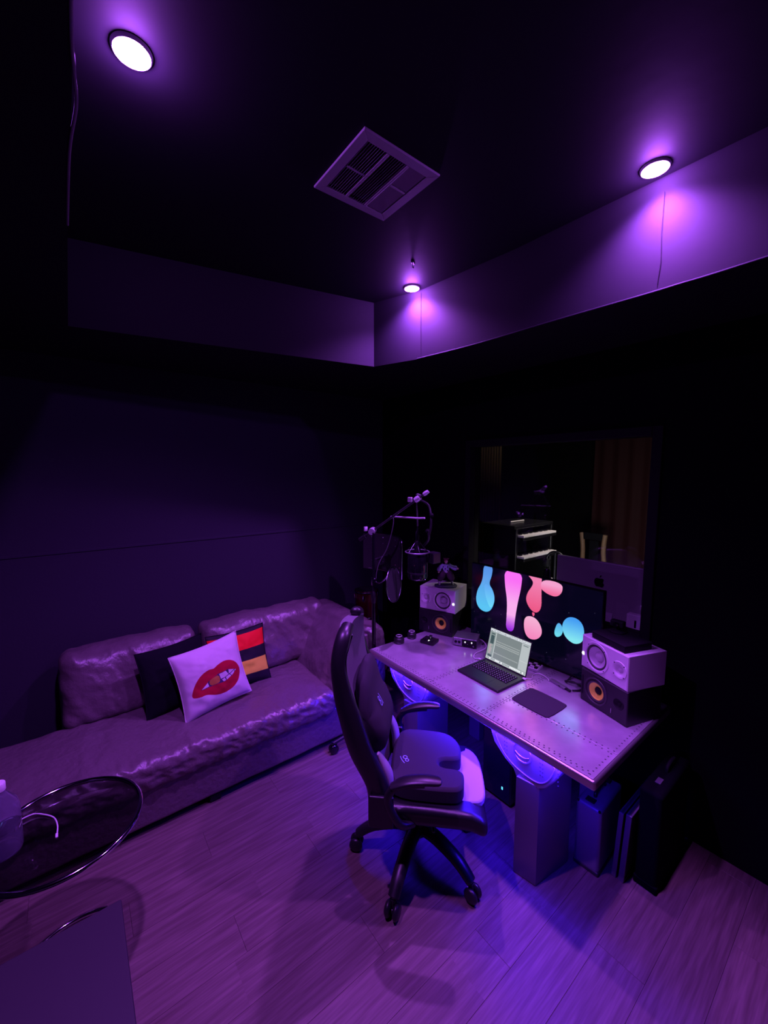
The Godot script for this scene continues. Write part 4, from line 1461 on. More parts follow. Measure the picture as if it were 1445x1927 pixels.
	box_part("case", Vector3(-0.005, 0.018, -0.01), Vector3(0.215, 0.032, 0.18), 0.004, M.matte_black, t)
	box_part("lid", Vector3(-0.005, 0.0365, -0.01), Vector3(0.219, 0.006, 0.184), 0.002, M.matte_black, t)
	box_part("latch", Vector3(-0.114, 0.022, -0.03), Vector3(0.004, 0.010, 0.016), 0.001, M.chrome, t)
	t = thing("desk_camera", "small black camera on a short foot standing on the flat box", "camera", Vector3(2.345, DH + 0.186 + 0.1835 + 0.0395, -0.905))
	lathe_part("foot", v2([0, 0, 0.042, 0.0, 0.042, 0.006, 0.012, 0.016, 0.008, 0.03, 0, 0.03]), Vector3.ZERO, Vector3.UP, M.matte_black, t)
	box_part("body", Vector3(0, 0.048, 0), Vector3(0.04, 0.036, 0.07), 0.008, M.matte_black, t)
	lathe_part("lens", v2([0.013, 0.0, 0.013, 0.010, 0.008, 0.008, 0.0, 0.006]), Vector3(-0.02, 0.048, 0), Vector3.LEFT, M.gloss_black, t, 18)
	# white board and paper on the sill side, right of the screen
	t = thing("white_board", "narrow white board standing upright behind the flat screen", "board", Vector3(2.50, DH, -1.075), deg_to_rad(6))
	box_part("board", Vector3(0, 0.21, 0), Vector3(0.02, 0.42, 0.07), 0.003, M.white_plastic, t)
	box_part("edge_strip", Vector3(0, 0.423, 0), Vector3(0.022, 0.006, 0.072), 0.001, M.anodised, t)
	t = thing("paper_stack", "small stack of white paper behind the flat screen", "paper", Vector3(2.52, DH, -0.98))
	for k in 3:
		box_part("sheet", Vector3(0, 0.002 + k * 0.004, 0), Vector3(0.055, 0.003, 0.10), 0.0, M.white_plastic, t)

func figurine() -> void:
	var t := thing("figurine", "small painted figurine in a blue jacket striding on a dark base", "figurine", Vector3(2.345, DH + 0.186 + 0.1838, -2.20), deg_to_rad(-38))
	t.scale = Vector3.ONE * 1.28
	var g := Geo.new()
	g.xf = Transform3D(Basis(Vector3.RIGHT, Vector3.BACK, Vector3.DOWN), Vector3.ZERO)
	g.prism(rounder(v2([-0.07, -0.035, 0.06, -0.045, 0.075, 0.02, 0.03, 0.045, -0.065, 0.035]), 1), -0.014, 0.0, 0.004)
	part(g, "base", M.figurine_base, t)
	g = Geo.new()
	for s in [-1.0, 1.0]:
		g.tube(curve([Vector3(s * 0.012, 0.098, 0), Vector3(s * 0.026, 0.075, 0.004), Vector3(s * 0.036, 0.052, 0.0), Vector3(s * 0.038, 0.036, 0)], 4), [0.016, 0.018, 0.02, 0.022, 0.023, 0.023, 0.022, 0.021, 0.02, 0.018, 0.015, 0.012, 0.010], 10)
	part(g, "trousers", M.dark_trousers, t)
	g = Geo.new()
	for s in [-1.0, 1.0]:
		g.tube([Vector3(s * 0.038, 0.040, 0), Vector3(s * 0.041, 0.018, 0), Vector3(s * 0.043, 0.016, 0.014)], [0.008, 0.007, 0.006], 8)
	part(g, "shoes", M.white_plastic, t)
	g = Geo.new()
	g.tube(curve([Vector3(0, 0.092, 0), Vector3(0.0, 0.112, 0.002), Vector3(0, 0.134, 0.0), Vector3(0, 0.145, 0)], 4), [0.018, 0.019, 0.019, 0.020, 0.021, 0.022, 0.023, 0.024, 0.024, 0.023, 0.02, 0.016, 0.010], 12, false, 0.75, Vector3.BACK)
	g.tube(curve([Vector3(-0.018, 0.138, 0), Vector3(-0.040, 0.125, 0.010), Vector3(-0.048, 0.108, 0.020)], 4), [0.011, 0.012, 0.012, 0.013, 0.013, 0.013, 0.014, 0.014, 0.012], 9)
	g.tube(curve([Vector3(0.018, 0.138, 0), Vector3(0.044, 0.122, -0.004), Vector3(0.066, 0.118, 0.006)], 4), [0.011, 0.012, 0.012, 0.013, 0.014, 0.015, 0.016, 0.016, 0.012], 9)
	part(g, "jacket", M.blue_jacket, t)
	g = Geo.new()
	var ck := Geo.new()
	for i in 10:
		var a := TAU * i / 10
		for k in 3:
			if (i + k) % 2 == 0:
				ck.rbox(Vector3(cos(a) * 0.0245, 0.106 + k * 0.012, sin(a) * 0.0185), Vector3(0.006, 0.008, 0.006), 0.0015, 1)
	part(ck, "jacket_checks", M.matte_black, t)
	var belt := []
	for i in 20:
		belt.append(Vector3(cos(TAU * i / 20) * 0.019, 0.098, sin(TAU * i / 20) * 0.0155))
	g = Geo.new()
	g.tube(belt, 0.0032, 6, true)
	part(g, "belt", M.white_plastic, t)
	g = Geo.new()
	g.lathe(v2([0.0, -0.015, 0.008, -0.012, 0.0125, 0.0, 0.011, 0.010, 0.005, 0.015, 0.0, 0.016]), 14, Vector3(0, 0.164, 0.003))
	g.lathe(v2([0.006, 0.0, 0.006, 0.012]), 10, Vector3(0, 0.143, 0))
	g.lathe(v2([0.0, -0.007, 0.006, -0.003, 0.0065, 0.003, 0.0, 0.008]), 10, Vector3(-0.049, 0.100, 0.024))
	g.lathe(v2([0.0, -0.007, 0.006, -0.003, 0.0065, 0.003, 0.0, 0.008]), 10, Vector3(0.072, 0.117, 0.008))
	part(g, "skin", M.skin_paint, t)
	g = Geo.new()
	g.lathe(v2([0.0135, 0.0, 0.015, 0.006, 0.012, 0.013, 0.0, 0.017]), 14, Vector3(0, 0.166, 0.0))
	for i in 7:
		var a := TAU * i / 7
		g.tube([Vector3(cos(a) * 0.009, 0.176, sin(a) * 0.009), Vector3(cos(a) * 0.019, 0.181, sin(a) * 0.019)], [0.005, 0.001], 6)
	part(g, "hair", M.plum_hair, t)

# ------------------------------------------------------------------ microphone stand
func mic_stand() -> void:
	var base := Vector3(1.732, 0, -2.350)
	var t := thing("microphone_stand", "tall black boom microphone stand between the sofa and the desk", "mic stand", base)
	for a in [190.0, 70.0, 10.0]:
		var d := Vector3(cos(deg_to_rad(a)), 0, sin(deg_to_rad(a)))
		var r := 0.33 if a == 190.0 else 0.22
		if a == 70.0:
			r = 0.20
		var lo := tube_part("leg", curve([Vector3(0, 0.16, 0), d * r * 0.5 + Vector3(0, 0.12, 0), d * r + Vector3(0, 0.075, 0)], 5), 0.014, M.black_plastic, t)
		var g := Geo.new()
		var side := d.cross(Vector3.UP)
		for s in [-1.0, 1.0]:
			g.cyl(d * r + side * s * 0.006 + Vector3(0, 0.034, 0), d * r + side * s * 0.026 + Vector3(0, 0.034, 0), 0.034, 18, 0.007)
		g.cyl(d * r + Vector3(0, 0.03, 0), d * r + Vector3(0, 0.085, 0), 0.012, 10)
		part(g, "caster", M.gloss_black, lo)
	lathe_part("collar", v2([0, 0.12, 0.032, 0.12, 0.034, 0.2, 0.022, 0.22, 0, 0.22]), Vector3.ZERO, Vector3.UP, M.black_plastic, t)
	tube_part("lower_pole", [Vector3(0, 0.15, 0), Vector3(0, 1.12, 0)], 0.0155, M.gloss_black, t, 14)
	tube_part("upper_pole", [Vector3(0, 1.1, 0), Vector3(0, 1.61, 0)], 0.0105, M.gloss_black, t, 12)
	lathe_part("clutch", v2([0.016, 1.08, 0.020, 1.10, 0.020, 1.15, 0.011, 1.17]), Vector3.ZERO, Vector3.UP, M.black_plastic, t)
	# boom and its clamps
	var j := Vector3(1.738, 1.618, -2.372) - base
	var e := Vector3(1.895, 1.865, -2.055) - base
	var d := (e - j).normalized()
	tube_part("boom", [j - d * 0.10, e + d * 0.06], 0.0085, M.black_plastic, t, 10)
	lathe_part("boom_clamp", v2([0.0, -0.028, 0.024, -0.028, 0.026, 0.0, 0.024, 0.028, 0.0, 0.028]), j, Vector3(0.78, 0.1, -0.6), M.bright_metal, t, 18)
	box_part("clamp_handle", j + Vector3(-0.025, 0.012, -0.05), Vector3(0.030, 0.034, 0.012), 0.004, M.bright_metal, t)
	lathe_part("counterweight", v2([0, -0.03, 0.016, -0.03, 0.016, 0.03, 0, 0.03]), j - d * 0.10, d, M.black_plastic, t, 16)
	lathe_part("boom_clamp", v2([0.0, -0.02, 0.020, -0.02, 0.022, 0.0, 0.020, 0.02, 0.0, 0.02]), e, d, M.bright_metal, t, 18)
	box_part("clamp_handle", e + Vector3(-0.02, -0.008, -0.055), Vector3(0.016, 0.036, 0.042), 0.005, M.bright_metal, t)
	lathe_part("boom_tip", v2([0, -0.02, 0.014, -0.02, 0.016, 0.0, 0.012, 0.02, 0, 0.02]), e + d * 0.075, d, M.bright_metal, t, 14)
	tube_part("cross_rod", [Vector3(1.845, 1.725, -2.285) - base, Vector3(1.87, 1.735, -2.02) - base, Vector3(1.88, 1.74, -1.965) - base], 0.0065, M.bright_metal, t, 10)
	tube_part("drop_arm", curve([e, Vector3(1.94, 1.82, -1.99) - base, Vector3(1.93, 1.70, -1.955) - base, Vector3(1.92, 1.62, -1.965) - base], 5), 0.009, M.black_plastic, t)
	for p in [Vector3(1.935, 1.755, -1.958), Vector3(1.925, 1.645, -1.985)]:
		lathe_part("knuckle", v2([0, -0.016, 0.015, -0.014, 0.017, 0.0, 0.015, 0.014, 0, 0.016]), p - base, Vector3(-0.6, 0.2, 0.8), M.dark_chrome, t, 14)

	# microphone in its shock mount, hanging from the boom
	var mc := Vector3(1.925, 1.40, -2.085)
	t = thing("studio_microphone", "large black studio microphone hanging in a ring shock mount", "microphone", mc)
	lathe_part("body", v2([0, -0.115, 0.054, -0.115, 0.066, -0.108, 0.069, -0.095, 0.069, 0.075, 0.060, 0.088, 0.0, 0.09]), Vector3.ZERO, Vector3.UP, M.gloss_black, t, 36)
	lathe_part("band", v2([0.070, -0.07, 0.0715, -0.066, 0.0715, -0.060, 0.070, -0.056]), Vector3.ZERO, Vector3.UP, M.black_plastic, t, 36)
	tube_part("edge_trim", curve([Vector3(0.028, 0.07, 0.066), Vector3(0.030, -0.02, 0.067), Vector3(0.026, -0.10, 0.066), Vector3(0.0, -0.114, 0.055)], 5), 0.0035, M.dark_chrome, t, 8)
	box_part("badge", Vector3(-0.064, 0.0, 0.029), Vector3(0.004, 0.008, 0.022), 0.001, M.dark_chrome, t)
	for y in [0.085]:
		var ring := []
		for i in 32:
			ring.append(Vector3(cos(TAU * i / 32) * 0.085, y, sin(TAU * i / 32) * 0.085))
		var g := Geo.new()
		g.tube(ring, 0.0048, 8, true)
		part(g, "mount_ring", M.anodised, t)
	for i in 6:
		var a := TAU * i / 6
		tube_part("mount_arm", [Vector3(cos(a) * 0.085, 0.085, sin(a) * 0.085), Vector3(cos(a + 0.4) * 0.02, 0.15, sin(a + 0.4) * 0.02)], 0.0028, M.dark_chrome, t, 6)
	lathe_part("mount_hub", v2([0, 0.09, 0.022, 0.09, 0.024, 0.14, 0.018, 0.165, 0, 0.165]), Vector3.ZERO, Vector3.UP, M.black_plastic, t, 20)
	lathe_part("plug", v2([0, 0.16, 0.013, 0.16, 0.014, 0.22, 0.010, 0.235, 0.006, 0.27, 0, 0.27]), Vector3.ZERO, Vector3.UP, M.dark_chrome, t, 16)
	box_part("side_block", Vector3(0.085, 0.045, 0.075), Vector3(0.075, 0.075, 0.075), 0.006, M.black_plastic, t)
	tube_part("mount_bracket", curve([Vector3(0.03, 0.12, 0.02), Vector3(0.02, 0.18, 0.09), Vector3(-0.003, 0.232, 0.115)], 5), 0.009, M.black_plastic, t)
	tube_part("cord", curve([Vector3(0, 0.26, 0), Vector3(-0.005, 0.36, 0.0), Vector3(-0.02, 0.455, 0.01), Vector3(-0.035, 0.495, 0.028), Vector3(-0.02, 0.49, 0.05)], 6), 0.006, M.grey_cord, t, 8)

	# curved absorber shield behind the stand
	t = thing("reflection_shield", "dark curved reflection shield with a metal rim on the mic stand", "shield", Vector3(1.93, 1.40, -2.52))
	var hw := 0.245
	var sh := func(a: float, y: float) -> Vector3:
		var x := 0.10 * (1.0 - a * a)
		return Vector3(x, y, a * hw)
	var g := Geo.new()
	g.surf(20, 8, func(u, v): return sh.call(u * 2.0 - 1.0, lerpf(-0.16, 0.135, v)), 1.0)
	g.surf(20, 8, func(u, v): return sh.call(u * 2.0 - 1.0, lerpf(-0.16, 0.135, v)) + Vector3(0.02, 0, 0), -1.0)
	part(g, "panel", M.mesh_screen, t)
	var rim := []
	for p in [[-1.0, -0.16], [-1.0, 0.11], [-0.95, 0.135], [-0.6, 0.14], [-0.2, 0.14], [0.2, 0.14], [0.6, 0.14], [0.95, 0.135], [1.0, 0.11], [1.0, -0.16], [0.5, -0.165], [0.0, -0.165], [-0.5, -0.165]]:
		rim.append(sh.call(p[0], p[1]) + Vector3(0.01, 0, 0))
	g = Geo.new()
	g.tube(rim, 0.007, 8, true)
	part(g, "rim", M.dark_chrome, t)
	g = Geo.new()
	for a in [-0.75, -0.35, 0.3, 0.72]:
		for y in [-0.09, 0.06, 0.11]:
			g.lathe(v2([0.005, 0, 0.004, 0.003, 0, 0.004]), 8, sh.call(a, y), Vector3.LEFT)
	part(g, "screws", M.chrome, t).set_meta("kind", "stuff")
	tube_part("bracket", [Vector3(0.07, -0.02, 0.0), Vector3(-0.11, -0.02, 0.075)], 0.010, M.black_plastic, t)

	# pop screen on its gooseneck
	t = thing("pop_screen", "oval black pop screen on a gooseneck in front of the mic", "pop screen", Vector3(1.84, 1.225, -2.245))
	var nrm := Vector3(0.44, 0.12, 0.88).normalized()
	var fr := Geo.frame(nrm)
	var hoop := []
	for i in 40:
		var a := TAU * i / 40
		hoop.append(fr.x * cos(a) * 0.128 + fr.z * sin(a) * 0.128)
	g = Geo.new()
	g.tube(hoop, 0.0045, 8, true)
	part(g, "hoop", M.dark_chrome, t)
	lathe_part("mesh", v2([0.0, -0.001, 0.127, -0.001, 0.127, 0.001, 0.0, 0.001]), Vector3.ZERO, nrm, M.mesh_screen, t, 40)
	var clamp_at := Vector3(1.732, 1.245, -2.350) - t.position
	var lip: Vector3 = hoop[0]
	for p in hoop:
		if p.distance_to(clamp_at) < lip.distance_to(clamp_at):
			lip = p
	tube_part("gooseneck", curve([lip, lip.lerp(clamp_at, 0.5) + Vector3(0, -0.03, 0), clamp_at], 6), 0.006, M.dark_chrome, t)
	lathe_part("clamp", v2([0, -0.028, 0.02, -0.028, 0.022, 0.0, 0.02, 0.028, 0, 0.028]), clamp_at, Vector3.UP, M.dark_chrome, t, 16)
	for y in [0.012, -0.014]:
		lathe_part("thumbscrew", v2([0, 0.0, 0.010, 0.0, 0.010, 0.02, 0, 0.02]), clamp_at + Vector3(-0.015, y, 0.018), Vector3(-0.4, 0, 0.9), M.chrome, t, 12)

	# cable drooping from the boom to the stand
	t = thing("microphone_cable", "thin cable drooping from the boom to the stand pole", "cable", Vector3(1.80, 1.45, -2.30))
	var co := t.position
	tube_part("wire", curve([Vector3(1.845, 1.735, -2.26) - co, Vector3(1.835, 1.66, -2.25) - co, Vector3(1.815, 1.50, -2.29) - co, Vector3(1.76, 1.39, -2.315) - co, Vector3(1.740, 1.31, -2.325) - co, Vector3(1.737, 1.27, -2.326) - co], 7), 0.0035, M.grey_cord, t, 8)

func drum() -> void:
	var t := thing("drum", "dark red drum with chrome lugs in the corner behind the sofa arm", "drum", Vector3(2.14, 0, -3.02))
	lathe_part("shell", v2([0.100, 0.70, 0.103, 0.705, 0.103, 0.95, 0.100, 0.955]), Vector3.ZERO, Vector3.UP, M.drum_red, t, 36)
	lathe_part("head", v2([0.0, 0.95, 0.100, 0.95, 0.100, 0.954, 0.0, 0.954]), Vector3.ZERO, Vector3.UP, M.matte_black, t, 36)
	lathe_part("bottom_head", v2([0.0, 0.702, 0.100, 0.702, 0.100, 0.706, 0.0, 0.706]), Vector3.ZERO, Vector3.UP, M.matte_black, t, 36)
	for y in [0.71, 0.945]:
		var ring := []
		for i in 36:
			ring.append(Vector3(cos(TAU * i / 36) * 0.108, y, sin(TAU * i / 36) * 0.108))
		var g := Geo.new()
		g.tube(ring, 0.006, 8, true)
		part(g, "hoop", M.dark_chrome, t)
	for i in 6:
		var a := TAU * i / 6 + 0.35
		var d := Vector3(cos(a), 0, sin(a))
		box_part("lug", d * 0.111 + Vector3(0, 0.90, 0), Vector3(0.02, 0.05, 0.02), 0.006, M.chrome, t)
	for i in 3:
		var a := TAU * i / 3 + 0.5
		var d := Vector3(cos(a), 0, sin(a))
		tube_part("leg", [d * 0.095 + Vector3(0, 0.80, 0), d * 0.110 + Vector3(0, 0.7, 0), d * 0.13 + Vector3(0, 0.012, 0)], 0.009, M.dark_chrome, t)

# ------------------------------------------------------------------ under the desk
func floor_things() -> void:
	var t := thing("computer_tower", "black computer tower with a small cyan light under the desk", "computer", Vector3(2.22, 0, -1.42))
	box_part("case", Vector3(0, 0.235, 0), Vector3(0.44, 0.43, 0.21), 0.006, M.black_plastic, t)
	box_part("front_panel", Vector3(-0.222, 0.235, 0), Vector3(0.008, 0.42, 0.20), 0.003, M.gloss_black, t)
	box_part("power_light", Vector3(-0.2265, 0.105, 0.048), Vector3(0.003, 0.018, 0.010), 0.001, M.cyan_led, t)
	for x in [-0.18, 0.18]:
		for z in [-0.08, 0.08]:
			lathe_part("foot", v2([0, 0, 0.016, 0.0, 0.018, 0.02, 0, 0.02]), Vector3(x, 0, z), Vector3.UP, M.matte_black, t, 14)
	# upright equipment case
	t = thing("equipment_case", "grey upright hard case with a handle and latches under the desk end", "case", Vector3(2.13, 0, -0.862), deg_to_rad(3))
	box_part("body", Vector3(0, 0.185, 0), Vector3(0.29, 0.35, 0.125), 0.02, M.case_grey, t)
	box_part("kick_plate", Vector3(0, 0.012, 0), Vector3(0.292, 0.024, 0.127), 0.008, M.case_dark, t)
	var g := Geo.new()
	g.tube(curve([Vector3(-0.06, 0.355, 0), Vector3(-0.055, 0.378, 0), Vector3(0, 0.384, 0), Vector3(0.055, 0.378, 0), Vector3(0.06, 0.355, 0)], 5), 0.009, 10)
	part(g, "handle", M.black_plastic, t)
	for x in [-0.10, 0.105]:
		box_part("latch", Vector3(x, 0.361, -0.005), Vector3(0.036, 0.008, 0.045), 0.003, M.matte_black, t)
	for s in [-1.0, 1.0]:
		for x in [-0.139, 0.139]:
			lathe_part("corner_stud", v2([0.008, 0, 0.006, 0.004, 0, 0.005]), Vector3(x, 0.353, s * 0.052), Vector3.UP, M.chrome, t, 10)
	# flat boards leaning beside it
	var boards := [[-0.748, 0.022, "pale edged flat board leaning beside the grey hard case", 0.365], [-0.714, 0.026, "flat board with a pale rim standing between the thin board and the black case", 0.375]]
	for b in boards:
		t = thing("flat_board", b[2], "board", Vector3(2.26, 0, b[0]))
		t.rotation.x = deg_to_rad(3.0)
		box_part("panel", Vector3(0, b[3] / 2, 0), Vector3(0.38, b[3], b[1] * 0.6), 0.002, M.case_dark, t)
		g = Geo.new()
		var h: float = b[3]
		for e in [[Vector3(-0.192, h / 2, 0), Vector3(0.012, h, b[1])], [Vector3(0.192, h / 2, 0), Vector3(0.012, h, b[1])], [Vector3(0, h - 0.006, 0), Vector3(0.384, 0.012, b[1])], [Vector3(0, 0.006, 0), Vector3(0.384, 0.012, b[1])]]:
			g.rbox(e[0], e[1], 0.003, 1)
		part(g, "rim", M.frame_grey, t)
	t = thing("instrument_case", "tall black case standing at the end of the desk by the wall", "case", Vector3(2.33, 0, -0.628))
	box_part("body", Vector3(0, 0.26, 0), Vector3(0.42, 0.51, 0.10), 0.02, M.black_cloth_wall, t)
	box_part("base_rim", Vector3(0, 0.02, 0), Vector3(0.424, 0.04, 0.104), 0.008, M.black_cloth_wall, t)
	box_part("tag", Vector3(-0.10, 0.517, 0), Vector3(0.05, 0.004, 0.024), 0.001, M.frame_grey, t)
	g = Geo.new()
	g.tube(curve([Vector3(0.0, 0.513, 0), Vector3(0.01, 0.54, 0), Vector3(0.06, 0.548, 0), Vector3(0.11, 0.54, 0), Vector3(0.12, 0.513, 0)], 5), 0.009, 10)
	part(g, "handle", M.matte_black, t)

# ------------------------------------------------------------------ near corner: glass side table, bottle, cabinet
func side_table() -> void:
	var c := Vector3(-0.100, 0, -1.93)
	var t := thing("side_table", "round glass side table with chrome tube rings beside the sofa", "table", c)
	var ring := []
	for i in 64:
		ring.append(Vector3(cos(TAU * i / 64) * 0.258, 0.65, sin(TAU * i / 64) * 0.258))
	var g := Geo.new()
	g.tube(ring, 0.010, 12, true)
	part(g, "top_ring", M.chrome, t)
	lathe_part("glass_top", v2([0.0, 0.644, 0.246, 0.644, 0.250, 0.648, 0.246, 0.652, 0.0, 0.652]), Vector3.ZERO, Vector3.UP, M.smoked_glass, t, 64)
	# open base ring on the floor
	ring = []
	for i in 49:
		var a := deg_to_rad(lerpf(-230.0, -62.0, i / 48.0))
		ring.append(Vector3(cos(a) * 0.248, 0.0105, sin(a) * 0.248 + 0.01))
	g = Geo.new()
	g.tube(ring, 0.010, 12)
	part(g, "base_ring", M.chrome, t)
	for s in [-1.0, 1.0]:
		tube_part("upright", curve([Vector3(-0.215, 0.0105, s * 0.124 + 0.01), Vector3(-0.262, 0.06, s * 0.05), Vector3(-0.262, 0.3, s * 0.05), Vector3(-0.262, 0.63, s * 0.05)], 6), 0.009, M.chrome, t)
	box_part("height_clamp", Vector3(-0.262, 0.60, 0), Vector3(0.02, 0.05, 0.13), 0.006, M.chrome, t)
	# bottle
	t = thing("clear_bottle", "clear plastic water bottle standing on the glass side table", "bottle", Vector3(-0.272, 0.6525, -1.925))
	lathe_part("bottle", v2([0.0, 0.004, 0.038, 0.0, 0.050, 0.006, 0.054, 0.018, 0.054, 0.09, 0.050, 0.10, 0.054, 0.11, 0.054, 0.17, 0.046, 0.20, 0.022, 0.235, 0.018, 0.245, 0.018, 0.27, 0.0165, 0.27, 0.0165, 0.245, 0.0205, 0.234, 0.0445, 0.199, 0.0525, 0.17, 0.0525, 0.02, 0.048, 0.0085, 0.0, 0.0065]), Vector3.ZERO, Vector3.UP, M.bottle_plastic, t, 36)
	lathe_part("cap", v2([0.0195, 0.248, 0.020, 0.25, 0.020, 0.274, 0.018, 0.277, 0.0, 0.277]), Vector3.ZERO, Vector3.UP, M.white_plastic, t, 24)
	t = thing("thin_cable", "thin pale cable curling over the glass table top", "cable", Vector3(-0.17, 0.6525, -2.0))
	var co := t.position
	tube_part("wire", curve([Vector3(-0.25, 0.655, -2.075) - co, Vector3(-0.205, 0.655, -2.082) - co, Vector3(-0.172, 0.655, -2.058) - co, Vector3(-0.135, 0.655, -2.01) - co, Vector3(-0.122, 0.655, -1.955) - co, Vector3(-0.122, 0.655, -1.91) - co], 6), 0.0025, M.white_cable, t, 8)
	box_part("plug", Vector3(-0.123, 0.6555, -1.897) - co, Vector3(0.008, 0.006, 0.022), 0.002, M.white_plastic, t)
	# low black cabinet
	t = thing("low_cabinet", "low black cabinet with a flat top beside the side table", "cabinet", Vector3(-0.258, 0, -1.035))
	box_part("body", Vector3(0, 0.31, 0), Vector3(0.60, 0.54, 0.96), 0.006, M.cabinet_black, t)
	box_part("top", Vector3(0, 0.592, 0), Vector3(0.62, 0.024, 0.98), 0.005, M.cabinet_black, t)
	for x in [-0.26, 0.26]:
		for z in [-0.44, 0.44]:
			lathe_part("foot", v2([0, 0, 0.02, 0.0, 0.025, 0.04, 0, 0.04]), Vector3(x, 0, z), Vector3.UP, M.matte_black, t, 12)
	for z in [-0.24, 0.24]:
		var d := box_part("door", Vector3(0.302, 0.31, z), Vector3(0.012, 0.50, 0.46), 0.003, M.cabinet_black, t)
		tube_part("handle", [Vector3(0.314, 0.28, z * 0.2), Vector3(0.314, 0.40, z * 0.2)], 0.005, M.dark_chrome, d)

# ------------------------------------------------------------------ beyond the window
func live_room() -> void:
	# slatted wood panel
	var t := thing("slat_panel", "tall wooden slat panel on the wall of the next room", "wall panel", Vector3(4.5, 0, -3.44))
	box_part("backing", Vector3(0.03, 1.35, 0), Vector3(0.012, 2.7, 0.36), 0.0, M.matte_black, t)
	for i in 8:
		box_part("slat", Vector3(0.012, 1.35, -0.15 + i * 0.043), Vector3(0.024, 2.7, 0.022), 0.003, M.slat_wood, t)
	# red panel on the far wall
	t = thing("red_curtain", "dark red curtain hanging on the far wall of the next room", "curtain", Vector3(4.9, 0, -2.0))
	var g := Geo.new()
	g.surf(60, 2, func(u, v): return Vector3(0.012 * sin(u * 30.0), lerpf(0.002, 2.75, v), lerpf(-0.25, 0.5, u)), 1.0)
	part(g, "cloth", M.red_curtain, t)
	tube_part("rod", [Vector3(0, 2.76, -0.32), Vector3(0, 2.76, 0.57)], 0.012, M.dark_chrome, t)
	# organ with two manuals, seen from its end
	t = thing("keyboard_organ", "black two manual keyboard console with white keys beyond the window", "keyboard", Vector3(3.1, 0, -2.25))
	box_part("end_panel", Vector3(0.015, 0.77, 0.0), Vector3(0.03, 1.54, 0.36), 0.008, M.piano_black, t)
	box_part("end_panel", Vector3(0.60, 0.77, 0.0), Vector3(0.03, 1.54, 0.36), 0.008, M.piano_black, t)
	box_part("back", Vector3(0.31, 0.77, -0.165), Vector3(0.56, 1.5, 0.03), 0.004, M.piano_black, t)
	box_part("lid", Vector3(0.31, 1.555, -0.02), Vector3(0.64, 0.03, 0.38), 0.006, M.piano_black, t)
	for e in [[1.475, 0.145], [1.285, 0.155]]:
		box_part("key_bed", Vector3(0.31, e[0] - 0.02, e[1] - 0.02), Vector3(0.55, 0.025, 0.22), 0.004, M.piano_black, t)
		g = Geo.new()
		for i in 23:
			g.rbox(Vector3(0.045 + i * 0.0237, e[0] + 0.004, e[1] + 0.02), Vector3(0.0222, 0.018, 0.14), 0.002, 1)
		part(g, "white_keys", M.ivory, t)
		g = Geo.new()
		for i in 22:
			if i % 7 in [0, 1, 3, 4, 5]:
				g.rbox(Vector3(0.057 + i * 0.0237, e[0] + 0.016, e[1] - 0.005), Vector3(0.011, 0.014, 0.09), 0.002, 1)
		part(g, "black_keys", M.piano_black, t)
	tube_part("music_ledge", [Vector3(0.20, 1.577, -0.02), Vector3(0.42, 1.577, -0.02)], 0.006, M.ivory, t)
	# table with the all-in-one computer, seen from the back
	t = thing("side_desk", "plain dark desk against the window in the next room", "desk", Vector3(3.05, 0, -1.25))
	box_part("top", Vector3(0, 0.745, 0), Vector3(0.55, 0.03, 1.2), 0.004, M.case_dark, t)
	for x in [-0.23, 0.23]:
		for z in [-0.55, 0.55]:
			box_part("leg", Vector3(x, 0.365, z), Vector3(0.05, 0.73, 0.05), 0.004, M.case_dark, t)
	t = thing("desktop_computer", "silver all in one computer seen from behind with a dark fruit logo", "computer", Vector3(2.95, 0.7605, -1.277))
	var cs := Geo.new()
	cs.rbox(Vector3(0.012, 0.405, 0), Vector3(0.022, 0.50, 0.65), 0.008, 2)
	part(cs, "case", M.computer_shell, t)
	g = Geo.new()
	g.xf = Transform3D(Basis(Vector3.BACK, Vector3.UP, Vector3.LEFT), Vector3(0.0, 0.505, 0))
	g.prism(rounder(v2([0.0, 0.024, 0.018, 0.030, 0.032, 0.022, 0.025, 0.008, 0.027, -0.006, 0.035, -0.014, 0.022, -0.036, 0.010, -0.034, 0.0, -0.032, -0.010, -0.034, -0.022, -0.036, -0.036, -0.010, -0.034, 0.018, -0.018, 0.030]), 2), 0.0, 0.002)
	g.prism(rounder(v2([0.0, 0.034, 0.012, 0.040, 0.014, 0.054, 0.002, 0.047]), 1), 0.0, 0.002)
	part(g, "logo", M.gloss_black, t, "dark bitten fruit logo")
	g = Geo.new()
	g.xf = Transform3D(Basis(Vector3.RIGHT, Vector3.UP, Vector3.BACK), Vector3.ZERO)
	g.prism(v2([0.0, 0.30, 0.006, 0.30, -0.06, 0.012, 0.10, 0.008, 0.10, 0.0, -0.075, 0.0, -0.075, 0.012]), -0.10, 0.10, 0.001)
	part(g, "stand", M.computer_shell, t)
	g = Geo.new()
	g.box(Vector3(0.0242, 0.42, 0), Vector3(0.001, 0.42, 0.62))
	part(g, "screen", M.screen_white, t)
	var l := AreaLight3D.new()
	l.name = "light"
	t.add_child(l)
	l.position = Vector3(0.03, 0.42, 0)
	l.rotation = Vector3(0, -PI / 2, 0)
	l.area_size = Vector2(0.62, 0.42)
	l.light_color = lin(0.95, 0.92, 1.0)
	l.light_energy = 0.45
	l.area_range = 6.0
	l.area_attenuation = 2.0
	l.shadow_enabled = true
	# lavender box, small mic, headphones
	t = thing("white_carton", "small white box with a dark slot beside the silver computer", "box", Vector3(2.88, 0.7605, -1.01))
	box_part("carton", Vector3(0, 0.18, 0), Vector3(0.05, 0.36, 0.085), 0.004, M.white_plastic, t)
